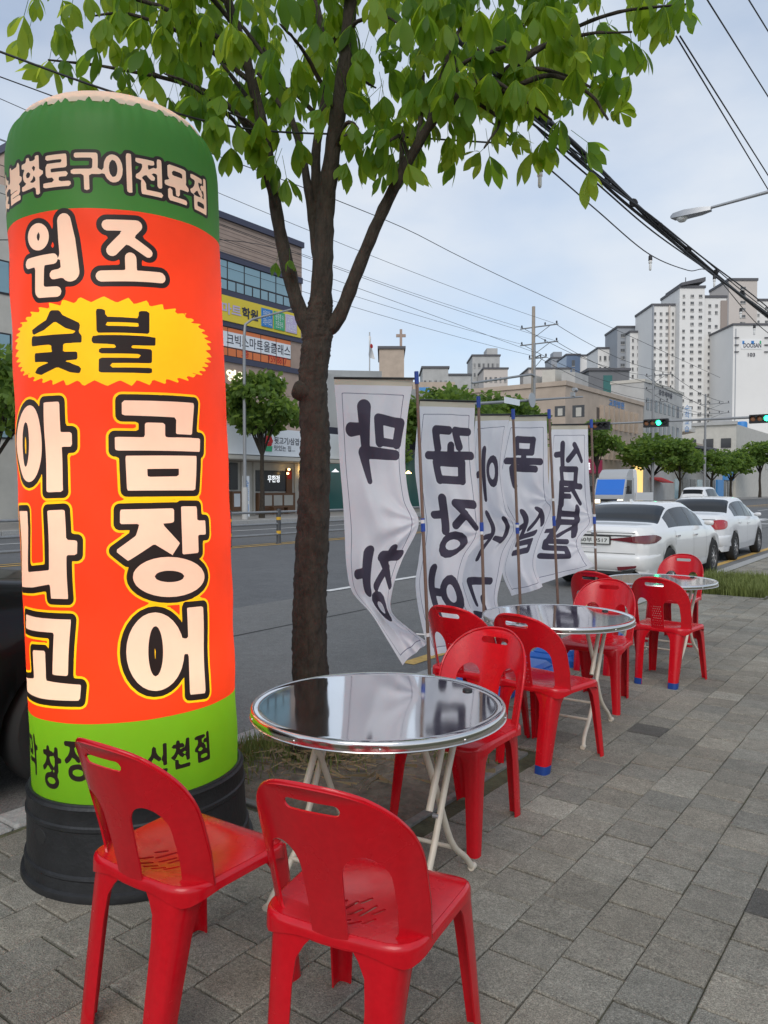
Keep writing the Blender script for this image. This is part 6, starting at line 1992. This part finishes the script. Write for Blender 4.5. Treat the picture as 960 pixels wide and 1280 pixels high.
# ------------------------------------------------------------------ overhead wires
def wire(label, pts, r, name='overhead_wire', n=5, sag=0.0, group=None, sub=10):
    if sag and len(pts) == 2:
        a, c = Vector(pts[0]), Vector(pts[1]); pts = [tuple(a.lerp(c, k / 16) - Vector((0, 0, sag * 4 * (k / 16) * (1 - k / 16)))) for k in range(17)]
    elif len(pts) > 2: pts = [tuple(p) for p in catmull(pts, sub)]
    b = MB(); b.tube(pts, r, n)
    o = b.obj(name, m_wire, None, 80)
    return tag(o, label, 'cable', group)
zs = [onX(667, v, WX).z for v in (408, 408, 429, 429, 447)]
xs_ = [-1.0, 1.9, -1.0, 1.9, .4]
zs2 = [onX(817, v, WX).z for v in (468, 468, 485, 485, 502)]
zs3 = [onX(882, v, WX).z for v in (504, 504, 516, 516, 520)]
WN = ['building-side wire of the upper arm', 'road-side wire of the upper arm', 'building-side wire of the lower arm', 'road-side wire of the lower arm', 'lowest wire on the bracket']
for k in range(5):
    g = 'wires strung between the utility poles'
    wire(WN[k] + ' reaching the tall brown utility pole over the academy', [(WX + xs_[k] + .3, -12, zs[k] + .8), (WX + xs_[k], Y1p, zs[k])], .013, sag=.9, group=g)
    wire(WN[k] + ' between the brown and the grey utility pole', [(WX + xs_[k], Y1p, zs[k]), (WX + xs_[k], Y2p, zs2[k])], .022, sag=.7, group=g + ' beyond')
    wire(WN[k] + ' between the grey and the slim utility pole', [(WX + xs_[k], Y2p, zs2[k]), (WX + xs_[k] + .5, Y3p, zs3[k])], .026, sag=.5, group=g + ' farther on')
# thick bundle above the kerb
bun = thing('cable_bundle', 'thick bundle of black cables slung over the kerb beyond the tree', 'cable', (0, 0, 0))
def bl_(px, py, x): return onX(px, py, x)
base_ = [bl_(560, 45, -3.85), bl_(680, 152, -3.85), bl_(760, 225, -3.85), bl_(860, 312, -3.85), bl_(960, 392, -3.85), bl_(1040, 456, -3.85)]
for k in range(7):
    ph = k * 1.7; r0 = .035 + .02 * (k % 3)
    P = []
    for i, p in enumerate(catmull([tuple(q) for q in base_], 12)):
        f = i * .5
        P.append((p[0] + r0 * math.cos(f * .16 + ph), p[1], p[2] + r0 * 1.5 * math.sin(f * .16 + ph) + .015 * math.sin(f * .8 + k) - (.10 * (k == 3)) - .05 * (k == 5)))
    b = MB(); b.tube(P, (.030, .022, .014, .012, .016, .012, .010)[k], 6); b.obj('strand', m_wire, bun, 80)
for i, p in enumerate(catmull([tuple(q) for q in base_], 3)[2:]):
    b = MB(); v = Vector(p); b.tube([v + Vector((0, -.03, 0)), v + Vector((0, .03, 0))], .058 if i % 2 else .05, 8); b.obj('cable_clip', m_wire, bun, 60)
wire('pair of thin wires high above the street lamp arm, lower one', [onX(845, 45, -3.2), onX(1010, 320, -3.2)], .011)
wire('pair of thin wires high above the street lamp arm, upper one', [onX(850, 45, -3.0), onX(1010, 298, -3.0)], .011)
wire('single high wire crossing the blue sky above the lamp head', [onX(878, -10, -2.6), onX(1010, 200, -2.6)], .010)
wire('topmost wire in the corner of the sky over the lamp arm', [onX(930, -10, -2.4), onX(1010, 120, -2.4)], .010)
wire('black wire crossing in front of the tree behind the pillar sign top', [at(-40, 50, 3.7), at(140, 115, 3.9), at(300, 160, 4.2), at(480, 170, 4.6), at(640, 180, 5.0)], .006, sub=6)
wire('thin wire passing behind the pillar sign at its left', [onX(-30, 196, -27.6), onX(330, 318, -27.6), onX(667, 440, -27.6)], .014)
wire('faint wire low in the sky right of the trunk', [onX(-30, 85, -26.5), onX(470, 270, -26.5), onX(640, 352, -26.5), onX(900, 472, -26.5)], .022, sub=6)
wire('faint wire ending at the academy building roof', [onX(-20, 300, -30.0), onX(280, 300, -32.0), onX(376, 318, -33.9)], .02, sub=6)
# festoon wire with bare bulbs
m_bulb = mat('bulb_white', (0.78, 0.78, 0.76), 0.25)
fz = thing('bulb_string', 'thin festoon wire with white spiral bulbs hanging below the cables', 'string lights', (0, 0, 0))
SP = [at(560, 110, 5.0), at(677, 203, 5.3), at(745, 262, 6.6), at(812, 318, 8.2), at(860, 338, 9.6), at(892, 343, 10.6), at(950, 408, 12.5), at(1010, 450, 14.5)]
b = MB(); b.tube([tuple(p) for p in catmull([tuple(p) for p in SP], 8)], .006, 5); b.obj('wire', m_wire, fz, 80)
for (px, py, Z) in ((675, 205, 5.3), (813, 319, 8.2), (893, 344, 10.6), (926, 385, 11.6), (943, 406, 12.4)):
    p = at(px, py, Z)
    b = MB(); b.lathe([(.012, 0), (.020, -.01), (.022, -.055), (.016, -.06)], tuple(p), 10); s_ = b.obj('socket', m_wire, fz, 50)
    b = MB(); b.lathe([(.016, -.055), (.019, -.06), (.019, -.085), (.013, -.09), (.014, -.10), (.014, -.15), (.008, -.162), (0, -.164)], tuple(p), 10); b.obj('bulb', m_bulb, s_, 50)
# flag on a roof
p = onX(462, 412, FX - 3)
fl = thing('roof_flag', 'small white national flag drooping on a rooftop pole behind the trunk', 'flag', (FX - 3, p.y, Hc - .2))
b = MB(); b.tube([(0, 0, 0), (0, 0, p.z - Hc)], .05, 6); b.obj('pole', m_steel, fl, 50)
V, F = [], []
for j in range(9):
    for i in range(7):
        u, v = i / 6, j / 8
        V.append((.15 * math.sin(u * 5 + v * 2), (u - .35) * (.35 + .55 * v), p.z - Hc - .3 - v * 1.5 - .25 * u))
for j in range(8):
    for i in range(6): F.append((j * 7 + i, j * 7 + i + 1, j * 7 + i + 8, j * 7 + i + 7))
cl = obj('cloth', mk('cloth', V, F, m_apt, smooth=60), fl)
b = MB(); b.lathe([(0, .02), (.16, .015), (.18, 0)], (.17, .03, p.z - Hc - 1.1), 12, axis='X'); b.obj('emblem', m_redw, cl)
